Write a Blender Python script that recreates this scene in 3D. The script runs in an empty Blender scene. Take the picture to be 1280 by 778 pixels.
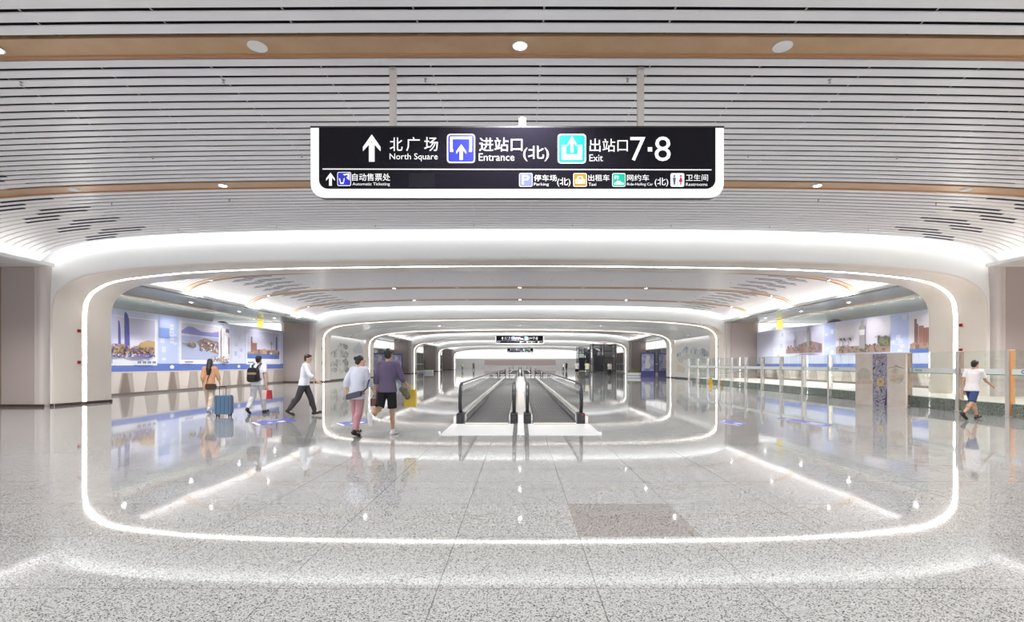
import bpy, math, random
import numpy as np
from mathutils import Vector, Matrix, Euler
S = bpy.context.scene
COL = S.collection
R = math.radians
H = 1.41            # eye height (m)
F = 660.0           # focal length in pixels of the 1280x778 frame
ORD = ['zeroth','first','second','third','fourth','fifth','sixth','seventh','eighth','ninth','tenth','eleventh','twelfth','thirteenth','fourteenth','fifteenth','sixteenth']

# ------------------------------------------------------------------ materials
def mat(name, col, rough=.5, metal=0., emit=None, es=0., spec=.5, coat=0.):
    m = bpy.data.materials.new(name); m.use_nodes = True
    b = m.node_tree.nodes['Principled BSDF']
    b.inputs['Base Color'].default_value = (*col, 1)
    b.inputs['Roughness'].default_value = rough
    b.inputs['Metallic'].default_value = metal
    b.inputs['Specular IOR Level'].default_value = spec
    b.inputs['Coat Weight'].default_value = coat
    if emit:
        b.inputs['Emission Color'].default_value = (*emit, 1)
        b.inputs['Emission Strength'].default_value = es
    return m

def noisy(name, c1, c2, scale=8., rough=.5, metal=0., detail=4., lo=.35, hi=.65, stretch=(1,1,1)):
    m = mat(name, c1, rough, metal); t = m.node_tree; n = t.nodes; b = n['Principled BSDF']
    tc = n.new('ShaderNodeTexCoord'); mp = n.new('ShaderNodeMapping'); mp.inputs['Scale'].default_value = stretch
    no = n.new('ShaderNodeTexNoise'); no.inputs['Scale'].default_value = scale; no.inputs['Detail'].default_value = detail
    cr = n.new('ShaderNodeValToRGB'); cr.color_ramp.elements[0].position = lo; cr.color_ramp.elements[1].position = hi
    cr.color_ramp.elements[0].color = (*c1,1); cr.color_ramp.elements[1].color = (*c2,1)
    t.links.new(tc.outputs['Object'], mp.inputs['Vector']); t.links.new(mp.outputs[0], no.inputs['Vector'])
    t.links.new(no.outputs['Fac'], cr.inputs['Fac']); t.links.new(cr.outputs['Color'], b.inputs['Base Color'])
    return m

def granite(name, base, dark, light, mortar, rough, speck=135.):
    """speckled polished granite laid in 1 m tiles"""
    m = mat(name, base, rough); t = m.node_tree; n = t.nodes; L = t.links.new; b = n['Principled BSDF']
    tc = n.new('ShaderNodeTexCoord')
    vo = n.new('ShaderNodeTexVoronoi'); vo.inputs['Scale'].default_value = speck
    no = n.new('ShaderNodeTexNoise'); no.inputs['Scale'].default_value = speck*.8; no.inputs['Detail'].default_value = 3; no.inputs['Roughness'].default_value = .7
    L(tc.outputs['Object'], vo.inputs['Vector']); L(tc.outputs['Object'], no.inputs['Vector'])
    sep = n.new('ShaderNodeSeparateColor'); L(vo.outputs['Color'], sep.inputs[0])
    c1 = n.new('ShaderNodeValToRGB'); r = c1.color_ramp
    r.interpolation = 'LINEAR'
    r.elements[0].position = 0.; r.elements[0].color = (*dark,1)
    r.elements[1].position = 1.; r.elements[1].color = (*light,1)
    e = r.elements.new(.13); e.color = (*dark,1)
    e = r.elements.new(.22); e.color = (*base,1)
    e = r.elements.new(.72); e.color = (*base,1)
    L(sep.outputs[0], c1.inputs['Fac'])
    c2 = n.new('ShaderNodeValToRGB'); c2.color_ramp.elements[0].position = .34; c2.color_ramp.elements[1].position = .47
    c2.color_ramp.elements[0].color = (*dark,1); c2.color_ramp.elements[1].color = (1,1,1,1)
    L(no.outputs['Fac'], c2.inputs['Fac'])
    mx = n.new('ShaderNodeMix'); mx.data_type = 'RGBA'; mx.blend_type = 'MULTIPLY'; mx.inputs[0].default_value = .75
    L(c1.outputs['Color'], mx.inputs[6]); L(c2.outputs['Color'], mx.inputs[7])
    out = mx.outputs[2]
    if mortar is not None:
        mp = n.new('ShaderNodeMapping'); mp.inputs['Location'].default_value = (.517, -.31, 0)
        br = n.new('ShaderNodeTexBrick'); br.offset = 0.; br.inputs['Scale'].default_value = 1.
        br.inputs['Brick Width'].default_value = 1.; br.inputs['Row Height'].default_value = 1.
        br.inputs['Mortar Size'].default_value = .0035; br.inputs['Mortar Smooth'].default_value = 0.
        br.inputs['Color1'].default_value = (.93,.93,.93,1); br.inputs['Color2'].default_value = (1,1,1,1)
        br.inputs['Mortar'].default_value = (*mortar,1); br.inputs['Bias'].default_value = 0
        L(tc.outputs['Object'], mp.inputs['Vector']); L(mp.outputs[0], br.inputs['Vector'])
        m2 = n.new('ShaderNodeMix'); m2.data_type = 'RGBA'; m2.blend_type = 'MULTIPLY'; m2.inputs[0].default_value = 1.
        L(out, m2.inputs[6]); L(br.outputs['Color'], m2.inputs[7]); out = m2.outputs[2]
    L(out, b.inputs['Base Color'])
    # large soft variation of the polish
    n2 = n.new('ShaderNodeTexNoise'); n2.inputs['Scale'].default_value = 1.3; n2.inputs['Detail'].default_value = 3
    L(tc.outputs['Object'], n2.inputs['Vector'])
    mr = n.new('ShaderNodeMapRange'); mr.inputs[3].default_value = rough*.6; mr.inputs[4].default_value = rough*1.5
    L(n2.outputs['Fac'], mr.inputs[0]); L(mr.outputs[0], b.inputs['Roughness'])
    b.inputs['IOR'].default_value = 1.52
    return m

def glass(name, tint=(.95,.985,.975), fac_extra=.0):
    """thin pane: fresnel mix of clear transmission and mirror reflection"""
    m = bpy.data.materials.new(name); m.use_nodes = True; t = m.node_tree; n = t.nodes; n.clear()
    o = n.new('ShaderNodeOutputMaterial'); mx = n.new('ShaderNodeMixShader')
    tr = n.new('ShaderNodeBsdfTransparent'); tr.inputs[0].default_value = (*tint,1)
    gl = n.new('ShaderNodeBsdfGlossy'); gl.inputs['Roughness'].default_value = .01; gl.inputs[0].default_value = (.95,.95,.95,1)
    fr = n.new('ShaderNodeFresnel'); ge = n.new('ShaderNodeNewGeometry'); mr = n.new('ShaderNodeMapRange')
    mr.inputs[3].default_value = 1.5; mr.inputs[4].default_value = 1/1.5      # same reflection from both faces of the pane
    t.links.new(ge.outputs['Backfacing'], mr.inputs[0]); t.links.new(mr.outputs[0], fr.inputs[0])
    ad = n.new('ShaderNodeMath'); ad.operation = 'ADD'; ad.inputs[1].default_value = fac_extra
    t.links.new(fr.outputs[0], ad.inputs[0]); t.links.new(ad.outputs[0], mx.inputs[0])
    t.links.new(tr.outputs[0], mx.inputs[1]); t.links.new(gl.outputs[0], mx.inputs[2]); t.links.new(mx.outputs[0], o.inputs[0])
    return m

M = {}
M['floor'] = granite('polished granite', (.35,.35,.345), (.06,.06,.06), (.47,.47,.465), (.45,.45,.45), .04)
M['floor_dark'] = granite('brown granite', (.27,.25,.24), (.055,.05,.047), (.34,.315,.30), None, .04)
M['granite_dark'] = granite('dark kerb granite', (.30,.30,.27), (.07,.07,.06), (.42,.42,.39), None, .2, 45.)
M['slat'] = mat('white aluminium slat', (.88,.87,.90), .33)
M['filler'] = mat('beige gap filler', (.60,.54,.47), .5)
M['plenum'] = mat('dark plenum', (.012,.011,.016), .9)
M['gold'] = noisy('bronze gold panel', (.52,.33,.19), (.56,.37,.22), 3., .35, .35)
M['gold_edge'] = mat('bronze panel edge', (.40,.20,.09), .35, .3)
M['fascia'] = mat('white moulded fascia', (.86,.87,.86), .35)
M['jamb'] = mat('cream arch cladding', (.80,.735,.675), .3)
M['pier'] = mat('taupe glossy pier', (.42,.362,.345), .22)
M['pier_lit'] = mat('taupe moulding with painted sheen', (.56,.50,.48), .25)  # paler than the pier to paint the reflection along its rounded edge
M['brown'] = mat('brown panel', (.23,.15,.11), .35)
M['base'] = mat('dark brown baseboard', (.06,.035,.028), .35)
M['led'] = mat('LED strip', (1,1,1), .5, emit=(1,.985,.96), es=18.)
M['cove'] = mat('cove LED', (1,1,1), .5, emit=(.97,1,.985), es=10.)
M['cove_soft'] = mat('side cove LED', (1,1,1), .5, emit=(1,.985,.96), es=9.)
M['lamp'] = mat('downlight lens', (1,1,1), .5, emit=(1,1,1), es=60.)
M['lampoff'] = mat('speaker grille white', (.82,.82,.82), .5)
M['white'] = mat('white paint', (.82,.82,.82), .4)
M['steel'] = mat('brushed steel', (.66,.65,.64), .22, .9)
M['steel_l'] = mat('pale satin steel', (.78,.75,.72), .35, .6)
M['silver'] = mat('silver metal plank', (.60,.64,.63), .26, .65)
M['black'] = mat('black rubber', (.012,.012,.014), .35)
M['blackp'] = mat('black plastic', (.02,.02,.022), .4)
M['belt'] = mat('dark ribbed belt', (.105,.10,.105), .55)
M['glass'] = glass('clear balustrade glass', (.985,.995,.99))
M['glass2'] = glass('fence glass', (.95,.985,.97), .01)
M['glassd'] = glass('dark lift glass', (.80,.82,.83), .06)
M['frost'] = mat('white frosted band', (.93,.95,.94), .4)
M['teal_line'] = mat('teal band edge', (.02,.33,.27), .4)
M['red'] = mat('red plastic', (.55,.02,.02), .35)
M['yellow'] = mat('yellow plastic', (.85,.55,.03), .4)

# ------------------------------------------------------------------ mesh builder
class MB:
    def __init__(s): s.v=[]; s.f=[]; s.m=[]
    def add(s, vs, fs, mi=0):
        b=len(s.v); s.v += [tuple(p) for p in vs]; s.f += [tuple(b+i for i in q) for q in fs]; s.m += [mi]*len(fs); return s
    def box(s, x0,x1,y0,y1,z0,z1, mi=0):
        v=[(x,y,z) for z in (z0,z1) for y in (y0,y1) for x in (x0,x1)]
        return s.add(v, [(0,2,3,1),(4,5,7,6),(0,1,5,4),(2,6,7,3),(0,4,6,2),(1,3,7,5)], mi)
    def grid(s, P, mi=0, close_u=False, close_v=False, flip=False):
        nu=len(P); nv=len(P[0]); vs=[p for r in P for p in r]; fs=[]
        for i in range(nu-(0 if close_u else 1)):
            for j in range(nv-(0 if close_v else 1)):
                a=i*nv+j; b=i*nv+(j+1)%nv; c=((i+1)%nu)*nv+(j+1)%nv; d=((i+1)%nu)*nv+j
                fs.append((a,d,c,b) if flip else (a,b,c,d))
        return s.add(vs, fs, mi)
    def prism(s, poly, fn, t0, t1, mi=0, side=None):
        """poly: 2D outline (counter-clockwise); fn(u,v,t) -> xyz"""
        n=len(poly)
        vs=[fn(u,v,t0) for u,v in poly]+[fn(u,v,t1) for u,v in poly]
        s.add(vs, [tuple(range(n-1,-1,-1)), tuple(range(n,2*n))], mi)
        s.add(vs, [(i,(i+1)%n,n+(i+1)%n,n+i) for i in range(n)], mi if side is None else side)
        return s
    def cone(s, p0,p1,r0,r1,n=16,mi=0,caps=True,sq=1.0, up=None):
        p0=Vector(p0); p1=Vector(p1); w=(p1-p0)
        if w.length<1e-9: return s
        w.normalize(); a=Vector(up) if up else (Vector((1,0,0)) if abs(w.x)<.9 else Vector((0,1,0)))
        u=(a-w*a.dot(w)).normalized(); q=w.cross(u)
        A=[p0+(u*math.cos(2*math.pi*i/n)+q*math.sin(2*math.pi*i/n)*sq)*r0 for i in range(n)]
        B=[p1+(u*math.cos(2*math.pi*i/n)+q*math.sin(2*math.pi*i/n)*sq)*r1 for i in range(n)]
        fs=[(i,(i+1)%n,n+(i+1)%n,n+i) for i in range(n)]
        if caps: fs += [tuple(range(n-1,-1,-1)), tuple(range(n,2*n))]
        return s.add(A+B, fs, mi)
    def ball(s, c, r, nu=14, nv=10, mi=0, rot=None):
        c=Vector(c); r=(r,r,r) if not hasattr(r,'__len__') else r
        P=[(0,0,-1)]+[(math.sin(math.pi*j/nv)*math.cos(2*math.pi*i/nu), math.sin(math.pi*j/nv)*math.sin(2*math.pi*i/nu), -math.cos(math.pi*j/nv)) for j in range(1,nv) for i in range(nu)]+[(0,0,1)]
        vs=[]
        for p in P:
            q=Vector((p[0]*r[0],p[1]*r[1],p[2]*r[2]))
            if rot is not None: q=rot@q
            vs.append(c+q)
        fs=[(0,1+(i+1)%nu,1+i) for i in range(nu)]
        for j in range(nv-2):
            for i in range(nu):
                a=1+j*nu+i; b=1+j*nu+(i+1)%nu; fs.append((a,b,b+nu,a+nu))
        T=len(P)-1; o=1+(nv-2)*nu
        fs += [(o+i,o+(i+1)%nu,T) for i in range(nu)]
        return s.add(vs,fs,mi)
    def cap(s, p0,p1,r0,r1,n=12,mi=0):
        s.cone(p0,p1,r0,r1,n,mi); s.ball(p0,r0,n,8,mi); return s.ball(p1,r1,n,8,mi)
    def tube(s, path, r, n=8, mi=0, rx=None, up=(1,0,0)):
        rx = r if rx is None else rx
        path=[Vector(p) for p in path]; P=[]
        for i,p in enumerate(path):
            t=(path[min(i+1,len(path)-1)]-path[max(i-1,0)]).normalized()
            a=Vector(up); u=(a-t*a.dot(t)).normalized(); q=t.cross(u)
            P.append([p+u*rx*math.cos(2*math.pi*k/n)+q*r*math.sin(2*math.pi*k/n) for k in range(n)])
        s.grid(P,mi,close_v=True)
        b=len(P)-1
        s.add(P[0],[tuple(range(n))],mi); s.add(P[b],[tuple(range(n-1,-1,-1))],mi)
        return s
    def lathe(s, prof, n=24, mi=0, c=(0,0,0)):
        P=[[(c[0]+r*math.cos(2*math.pi*k/n), c[1]+r*math.sin(2*math.pi*k/n), c[2]+z) for k in range(n)] for r,z in prof]
        s.grid(P,mi,close_v=True); s.add(P[0],[tuple(range(n-1,-1,-1))],mi); s.add(P[-1],[tuple(range(n))],mi); return s
    def mesh(s, name, mats, smooth=False):
        me=bpy.data.meshes.new(name); me.from_pydata(s.v,[],s.f)
        for m in (mats if isinstance(mats,(list,tuple)) else [mats]): me.materials.append(m)
        me.polygons.foreach_set('material_index', s.m)
        if smooth:
            me.polygons.foreach_set('use_smooth',[True]*len(s.f))
        me.update(); return me
    def build(s, name, mats, parent=None, smooth=False, loc=None, weld=False):
        me=s.mesh(name,mats,smooth)
        if weld or smooth:
            import bmesh
            bm=bmesh.new(); bm.from_mesh(me); bmesh.ops.remove_doubles(bm,verts=bm.verts,dist=1e-5)
            bmesh.ops.recalc_face_normals(bm,faces=bm.faces); bm.to_mesh(me); bm.free()
        if smooth: 
            try: me.set_sharp_from_angle(angle=R(38))
            except Exception: pass
        o=bpy.data.objects.new(name,me); COL.objects.link(o)
        if parent: o.parent=parent
        if loc: o.location=loc
        return o

def tag(o, label, cat, group=None, kind='thing'):
    o['label']=label; o['category']=cat; o['kind']=kind
    if group: o['group']=group
    return o
def empty(name, loc, label, cat, group=None, rz=0.):
    o=bpy.data.objects.new(name,None); COL.objects.link(o); o.location=loc; o.rotation_euler=(0,0,rz); o.empty_display_size=.1
    return tag(o,label,cat,group)
def struct(o, label, cat): return tag(o,label,cat,None,'structure')
def dup(root, loc, label=None, rz=None):
    c=root.copy(); COL.objects.link(c); c.location=loc
    if rz is not None: c.rotation_euler=(0,0,rz)
    if label: c['label']=label
    for ch in list(root.children):
        d=ch.copy(); COL.objects.link(d); d.parent=c
        for g in list(ch.children):
            e=g.copy(); COL.objects.link(e); e.parent=d
    return c
def interp(tab, x):
    """monotone cubic through a table"""
    xs=[t[0] for t in tab]; ys=[t[1] for t in tab]
    x=abs(x)
    if x<=xs[0]: return ys[0]
    if x>=xs[-1]: return ys[-1]
    n=len(xs); h=[xs[i+1]-xs[i] for i in range(n-1)]; dl=[(ys[i+1]-ys[i])/h[i] for i in range(n-1)]
    mm=[0.]*n; mm[0]=0.; mm[-1]=dl[-1]
    for i in range(1,n-1):
        mm[i]=0 if dl[i-1]*dl[i]<=0 else 2*dl[i-1]*dl[i]/(dl[i-1]+dl[i])
    i=max(k for k in range(n-1) if xs[k]<=x); t=(x-xs[i])/h[i]
    return (2*t**3-3*t*t+1)*ys[i]+(t**3-2*t*t+t)*h[i]*mm[i]+(-2*t**3+3*t*t)*ys[i+1]+(t**3-t*t)*h[i]*mm[i+1]

# ------------------------------------------------------------------ camera, world
cam=bpy.data.cameras.new('camera'); co=bpy.data.objects.new('camera',cam); COL.objects.link(co)
co.location=(0,0,H); co.rotation_euler=(R(90),0,0)
cam.sensor_width=36; cam.lens=36*F/1280; cam.shift_x=-10/1280; cam.shift_y=66/1280; cam.clip_end=400
S.camera=co
w=bpy.data.worlds.new('world'); S.world=w; w.use_nodes=True
w.node_tree.nodes['Background'].inputs[0].default_value=(.96,.97,1,1)
w.node_tree.nodes['Background'].inputs[1].default_value=3.2
S.view_settings.view_transform='Standard'; S.view_settings.look='None'; S.view_settings.gamma=1; S.view_settings.use_curve_mapping=False
S.view_settings.exposure=0.0
cy=S.cycles
cy.use_denoising=True; cy.max_bounces=10; cy.diffuse_bounces=6; cy.glossy_bounces=5; cy.transparent_max_bounces=24; cy.transmission_bounces=8
cy.sample_clamp_indirect=8.; cy.caustics_reflective=False; cy.caustics_refractive=False
M['glassfront']=mat('shop front glazing',(.30,.31,.33),.08)
M['lightbox']=mat('luminous panel',(.9,.9,.9),.5,emit=(1,.98,.97),es=.95)
M['rosewall']=mat('rose panel',(.62,.50,.49),.5)
M['platform']=mat('beige platform stone',(.76,.71,.64),.35)
# ------------------------------------------------------------------ the hall shell
CEIL=5.79
DROP=[(0,0),(5,.02),(7.5,.05),(10.2,.125),(11.7,.19),(13.2,.31),(14.25,.45),(15.06,.66),(15.6,.97)]
XS=[-15.6,-15.4,-15.2,-14.95,-14.65,-14.3,-13.9,-13.4,-12.8,-12.1,-11.3,-10.4,-9.4,-8.2,-7,-5.5,-4,-2,0]
XS=XS+[-x for x in XS[-2::-1]]
def zc(x): return CEIL-interp(DROP,x)
D1=17.2
ARCH=[18.5,41.0,53.5,76.2,99.6,123.5]

# floor
fl=MB()
TX0,TX1,TY0,TY1=.483,1.483,4.31,5.31
xs=[-26,TX0,TX1,26]; ys=[-14,TY0,TY1,185]
for i in range(3):
    for j in range(3):
        fl.add([(xs[i],ys[j],0),(xs[i+1],ys[j],0),(xs[i+1],ys[j+1],0),(xs[i],ys[j+1],0)],[(0,1,2,3)],1 if (i,j)==(1,1) else 0)
struct(fl.build('floor',[M['floor'],M['floor_dark']],weld=True),'polished speckled grey granite tile floor of the concourse','floor')

def slat_rows(d0,d1,bands):
    """list of (kind, y0, y1) along the bay; bands = gold panel centres"""
    out=[]; g=.078; p=.2535; w=p-g
    allb=[b for b in bands if d0<b-.25 and b+.25<d1]
    edges=[d0-.0]+[v for b in allb for v in (b-.22-g,b+.22+g)]+[d1]
    for k in range(0,len(edges),2):
        a,b=edges[k],edges[k+1]
        n=max(1,int(round((b-a+g)/p))); pp=(b-a+g)/n
        for i in range(n): out.append(('s',a+i*pp,a+i*pp+pp-g))
    for b in allb: out.append(('b',b-.22,b+.22))
    return sorted(out,key=lambda t:t[1])

def bay_ceiling(d0,d1,bands,dz=0.,fine=True,name='ceiling',cut=None):
    m=MB(); rows=slat_rows(d0,d1,bands); h=.016
    for kind,a,b in rows:
        mi=0 if kind=='s' else 3
        lip=0. if kind=='s' else -.012
        P=[[(x,a,zc(x)+h),(x,a,zc(x)+lip),(x,b,zc(x)+lip),(x,b,zc(x)+h)] for x in XS]
        if kind=='s': m.grid(P,0)
        else:
            Q=[[(x,a,zc(x)+.06),(x,a,zc(x)-.01),(x,b-.07,zc(x)-.01)] for x in XS]; m.grid(Q,3)
            Q=[[(x,b-.07,zc(x)-.01),(x,b-.055,zc(x)-.03),(x,b,zc(x)-.03)] for x in XS]; m.grid(Q,4)
            Q=[[(x,b,zc(x)-.03),(x,b,zc(x)+.06)] for x in XS]; m.grid(Q,3)
    # fillers that close the gaps towards the sides, in staggered runs
    for j in range(len(rows)-1):
        a=rows[j][2]; b=rows[j+1][1]; k=(j//2)%2; q=j%2
        runs=[(11.55+.3*q,12.75+.25*q),(13.75+.2*q,15.6)] if k==0 else [(12.85+.3*q,15.6)]
        slot_shade=[(12.75+.25*q,13.75+.2*q)] if k==0 else [(11.5+.3*q,12.85+.3*q)]
        if rows[j][0]=='b' or rows[j+1][0]=='b': runs=[(12.2,15.6)]; slot_shade=[]
        for u,v in slot_shade:       # dark strips paint the shade of wider air gaps at the sides
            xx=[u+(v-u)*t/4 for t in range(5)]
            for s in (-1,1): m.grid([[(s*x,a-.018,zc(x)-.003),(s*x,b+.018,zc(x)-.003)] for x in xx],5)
        for u,v in runs:
            xx=[u]+[x for x in [-t for t in XS[:18]][::-1] if u<x<v]+[v]
            for s in (-1,1):
                m.grid([[(s*x,a,zc(x)+.012),(s*x,b,zc(x)+.012)] for x in xx],1)
    # carriers over the slats
    if fine:
        for k in range(-9,10):
            x=k*1.62+.3
            if abs(x)<15.3: m.box(x-.012,x+.012,d0,d1,zc(x)+.022,zc(x)+.05,2)
    # the dark slab above
    m.add([(-17.6,d0-.05,6.35),(17.6,d0-.05,6.35),(17.6,d1+.05,6.35),(-17.6,d1+.05,6.35)],[(0,1,2,3)],5)
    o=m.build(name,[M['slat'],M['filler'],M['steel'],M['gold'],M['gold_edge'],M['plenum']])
    return o

BANDS1=[-3.87,1.70,7.27,12.82]
B2=[24.6,30.2,35.9]
def bands_for(a): return [a+6.1,a+11.7,a+17.4]
BAYS=[(-14,D1,BANDS1,'nearest'),(19.75,39.7,B2,'second'),(54.75,74.9,bands_for(53.5),'third'),(77.4,98.3,bands_for(76.2),'fourth'),(100.8,122.2,bands_for(99.6),'fifth')]
for i,(a,b,bb,nm) in enumerate(BAYS):
    o=bay_ceiling(a,b,bb,fine=(i<2))
    struct(o,f'white slatted metal ceiling with bronze bands over the {nm} bay','ceiling')

# low tunnel ceiling of the short bay between the second and third arches
ARC=[(0,0),(3,.015),(5.8,.05),(9,.11),(11.8,.25),(13.2,.39),(13.73,.46),(14.26,.57),(14.62,.71),(14.98,.95),(15.18,1.25)]
AZ=4.83
def arch_path(n=14):
    """half outline from crown (0,AZ) to the floor (15.25,0), then mirrored: list of (x,z)"""
    pts=[(x,AZ-d) for x,d in ARC]+[(15.25,AZ-1.7),(15.26,AZ-2.3),(15.25,2.0),(15.25,1.0),(15.25,.0)]
    P=[Vector((p[0],p[1])) for p in pts]; Q=[]
    for i in range(len(P)-1):
        p0=P[i-1] if i>0 else Vector((-P[1].x,P[1].y)); p1=P[i]; p2=P[i+1]; p3=P[i+2] if i+2<len(P) else P[i+1]+(P[i+1]-P[i])
        # centripetal Catmull-Rom
        t0=0; t1=t0+max((p1-p0).length,1e-6)**.5; t2=t1+max((p2-p1).length,1e-6)**.5; t3=t2+max((p3-p2).length,1e-6)**.5
        for k in range(5):
            t=t1+(t2-t1)*k/5
            A1=p0*((t1-t)/(t1-t0))+p1*((t-t0)/(t1-t0)); A2=p1*((t2-t)/(t2-t1))+p2*((t-t1)/(t2-t1)); A3=p2*((t3-t)/(t3-t2))+p3*((t-t2)/(t3-t2))
            B1=A1*((t2-t)/(t2-t0))+A2*((t-t0)/(t2-t0)); B2_=A2*((t3-t)/(t3-t1))+A3*((t-t1)/(t3-t1))
            Q.append(B1*((t2-t)/(t2-t1))+B2_*((t-t1)/(t2-t1)))
    Q.append(P[-1])
    half=[(q.x,q.y) for q in Q]
    return [(-x,z) for x,z in half[:0:-1]]+half
PATH=arch_path()
NRM=[]
for i in range(len(PATH)):
    a=Vector(PATH[max(i-1,0)]); b=Vector(PATH[min(i+1,len(PATH)-1)]); t=(b-a).normalized()
    NRM.append((-t.y,t.x))        # outward (up at the crown)
def sweep(m, prof, d0, mi=0, rng=None, minz=0.):
    """prof: list of (depth offset, outward offset)"""
    idx=range(len(PATH)) if rng is None else rng
    P=[]
    for i in idx:
        (x,z),(nx,nz)=PATH[i],NRM[i]; row=[]
        for dd,n in prof:
            k=1-dd*.0095
            row.append((x*k+nx*n, d0+dd, max(minz,z+nz*n)))
        P.append(row)
    m.grid(P,mi)
A0,A1=-1.07,1.05   # soffit from front edge to back edge
def arch(d, tunnel_back=None, front=True, back=True, i=0):
    m=MB()
    if front:
        sweep(m,[(A0+.10,1.25),(A0+.06,.55),(A0+.02,.16),(A0,.07)],d,0)
        sweep(m,[(A0,.07),(A0+.012,.02),(A0+.05,0.)],d,1)
    else: sweep(m,[(A0,0),(A0+.05,0)],d,1)
    sweep(m,[(A0+.05,0),(-.075,0),(-.075,.035)],d,1)
    sweep(m,[(.075,.035),(.075,0),(A1-.04,0),(A1,.03)],d,1)
    if back: sweep(m,[(A1,.03),(A1-.0,1.25)],d,0)
    o=m.build('trim_%d'%(i+1),[M['fascia'],M['jamb']],smooth=True)
    struct(o,f'white rounded portal arch with cream inner lining, {ORD[i+1]} from the camera','arch')
    l=MB(); sweep(l,[(-.06,.033),(-.04,.012),(.04,.012),(.06,.033)],d,0); l.build('light_strip',[M['led']],o)
    # cove light above the lip of the slatted ceiling, washing down the fascia
    if front:
        c=MB(); xs=[x for x in XS if abs(x)<=15.25]
        e=d+A0-.235
        c.grid([[(x,e,zc(x)+.075),(x,e+.0,zc(x)+.135)] for x in xs],0)
        c.grid([[(x,e-.02,zc(x)+.018),(x,e-.02,6.34)] for x in xs],1)  # unseen backing plate added to stop cove light leaking between the slats
        c.grid([[(x,e-.02,zc(x)+.05),(x,e+.003,zc(x)+.05)] for x in xs],1)
        c.build('cove_light',[M['cove'],M['white']],o)
    # dark baseboard round the foot of both jambs
    b=MB()
    for s in (-1,1):
        P=[]
        for dd,n in [(A0+.03,-.012)]+[(A0+.1+k*(A1-A0-.1)/4,-.012) for k in range(5)]:
            x=s*(15.25*(1-dd*.0095)-.012); P.append([(x,d+dd,0),(x,d+dd,.085),(x+s*.03,d+dd,.085)])
        b.grid(P,0)
        x=s*15.41; b.box(min(x,x+s*.15),max(x,x+s*.15),d+A0-.005,d+A0+.06,0,.085,0)
    b.build('baseboard',[M['base']],o)
    return o
arch(ARCH[0],i=0)
arch(ARCH[1],i=1,back=False)
arch(ARCH[2],i=2,front=False)
arch(ARCH[3],i=3); arch(ARCH[4],i=4); arch(ARCH[5],i=5)
# closed tunnel ceiling between arches 2 and 3
m=MB(); n=len(PATH); top=[i for i in range(n) if PATH[i][1]>3.70]
P=[]
for i in top:
    x,z=PATH[i]; P.append([(x,ARCH[1]+A1-.04,z+.02),(x,46.95,z+.02),(x,47.0,z+.05),(x,47.25,z+.05),(x,47.3,z+.02),(x,ARCH[2]+A0+.05,z+.02)])
m.grid(P,0)
m.m[-len(P[0])+1:]
for f in range(len(m.f)):
    if f%5 in (2,): m.m[f]=1
o=m.build('ceiling',[M['fascia'],M['gold']],smooth=True); struct(o,'smooth low white ceiling between the second and third arches','ceiling')

# side ledges with cove lights, side ceilings, piers
def side(s):
    nm='left' if s<0 else 'right'
    m=MB(); c=MB(); mt=MB()
    def bx(m,x0,x1,*a): m.box(min(s*x0,s*x1),max(s*x0,s*x1),*a)
    spans=[(-14,D1+.1),(19.6,39.8),(54.6,75),(77.3,98.4),(100.7,122.3)]
    for k,(a,b) in enumerate(spans):
        bx(m,15.25,15.33,a,b,4.58,4.69)
        bx(m,15.33,15.75,a,b,4.58,4.61)
        bx(m,15.72,15.78,a,b,4.61,6.3)
        bx(c,15.46,15.54,a,b,4.622,4.64)
        if k==0: bx(m,15.33,18.,a,b,4.575,4.6)
    o=m.build('beam_'+nm,[M['white']]); struct(o,f'white side ledge along the {nm} edge of the slatted ceilings','beam')
    c.build('cove_light',[M['cove_soft']],o)
    # metal plank ceiling over the side aisle of bay two and beyond
    for (a,b) in spans[1:]:
        y=15.33; k=0
        while y<23:
            wd=.55 if k%3 else .62
            bx(mt,y+.012,y+wd-.012,a,b,4.50,4.56) if k!=4 else mt.box(min(s*(y+.012),s*(y+wd-.012)),max(s*(y+.012),s*(y+wd-.012)),a,b,4.50,4.56,1)
            y+=wd; k+=1
        bx(mt,15.33,23,a,b,4.57,4.6)
        mt.m[-6:]=[2]*6
    o=mt.build('ceiling_'+nm,[M['silver'],M['brown'],M['plenum']]); struct(o,f'silver metal plank ceiling over the {nm} side aisle','ceiling')
side(-1); side(1)

def pier(d,s,i,floor_z=0.):
    """taupe wall pier beside an arch, with a rounded inner edge"""
    nm='left' if s<0 else 'right'; m=MB(); f=d+A0-.23
    x0=15.52; x1=16.93 if i==0 else 17.98
    r=.16
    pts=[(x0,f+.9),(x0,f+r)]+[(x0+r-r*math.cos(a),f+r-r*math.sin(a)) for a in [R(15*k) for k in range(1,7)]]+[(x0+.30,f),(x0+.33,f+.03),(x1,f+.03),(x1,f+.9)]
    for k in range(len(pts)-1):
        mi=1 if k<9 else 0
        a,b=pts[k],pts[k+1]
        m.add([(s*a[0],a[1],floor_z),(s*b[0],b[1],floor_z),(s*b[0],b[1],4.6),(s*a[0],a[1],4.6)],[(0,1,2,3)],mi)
    o=m.build('wall_'+nm,[M['pier'],M['pier_lit']],weld=True); struct(o,f'taupe wall pier on the {nm} beside the {ORD[i+1]} arch','wall')
    b=MB(); b.box(min(s*(x0+.02),s*x1),max(s*(x0+.02),s*x1),f-.012,f+.05,floor_z,floor_z+.085); b.build('baseboard',[M['base']],o)
    return o
for i,d in enumerate(ARCH):
    if i==2: continue
    for s in (-1,1): pier(d,s,i)
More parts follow.
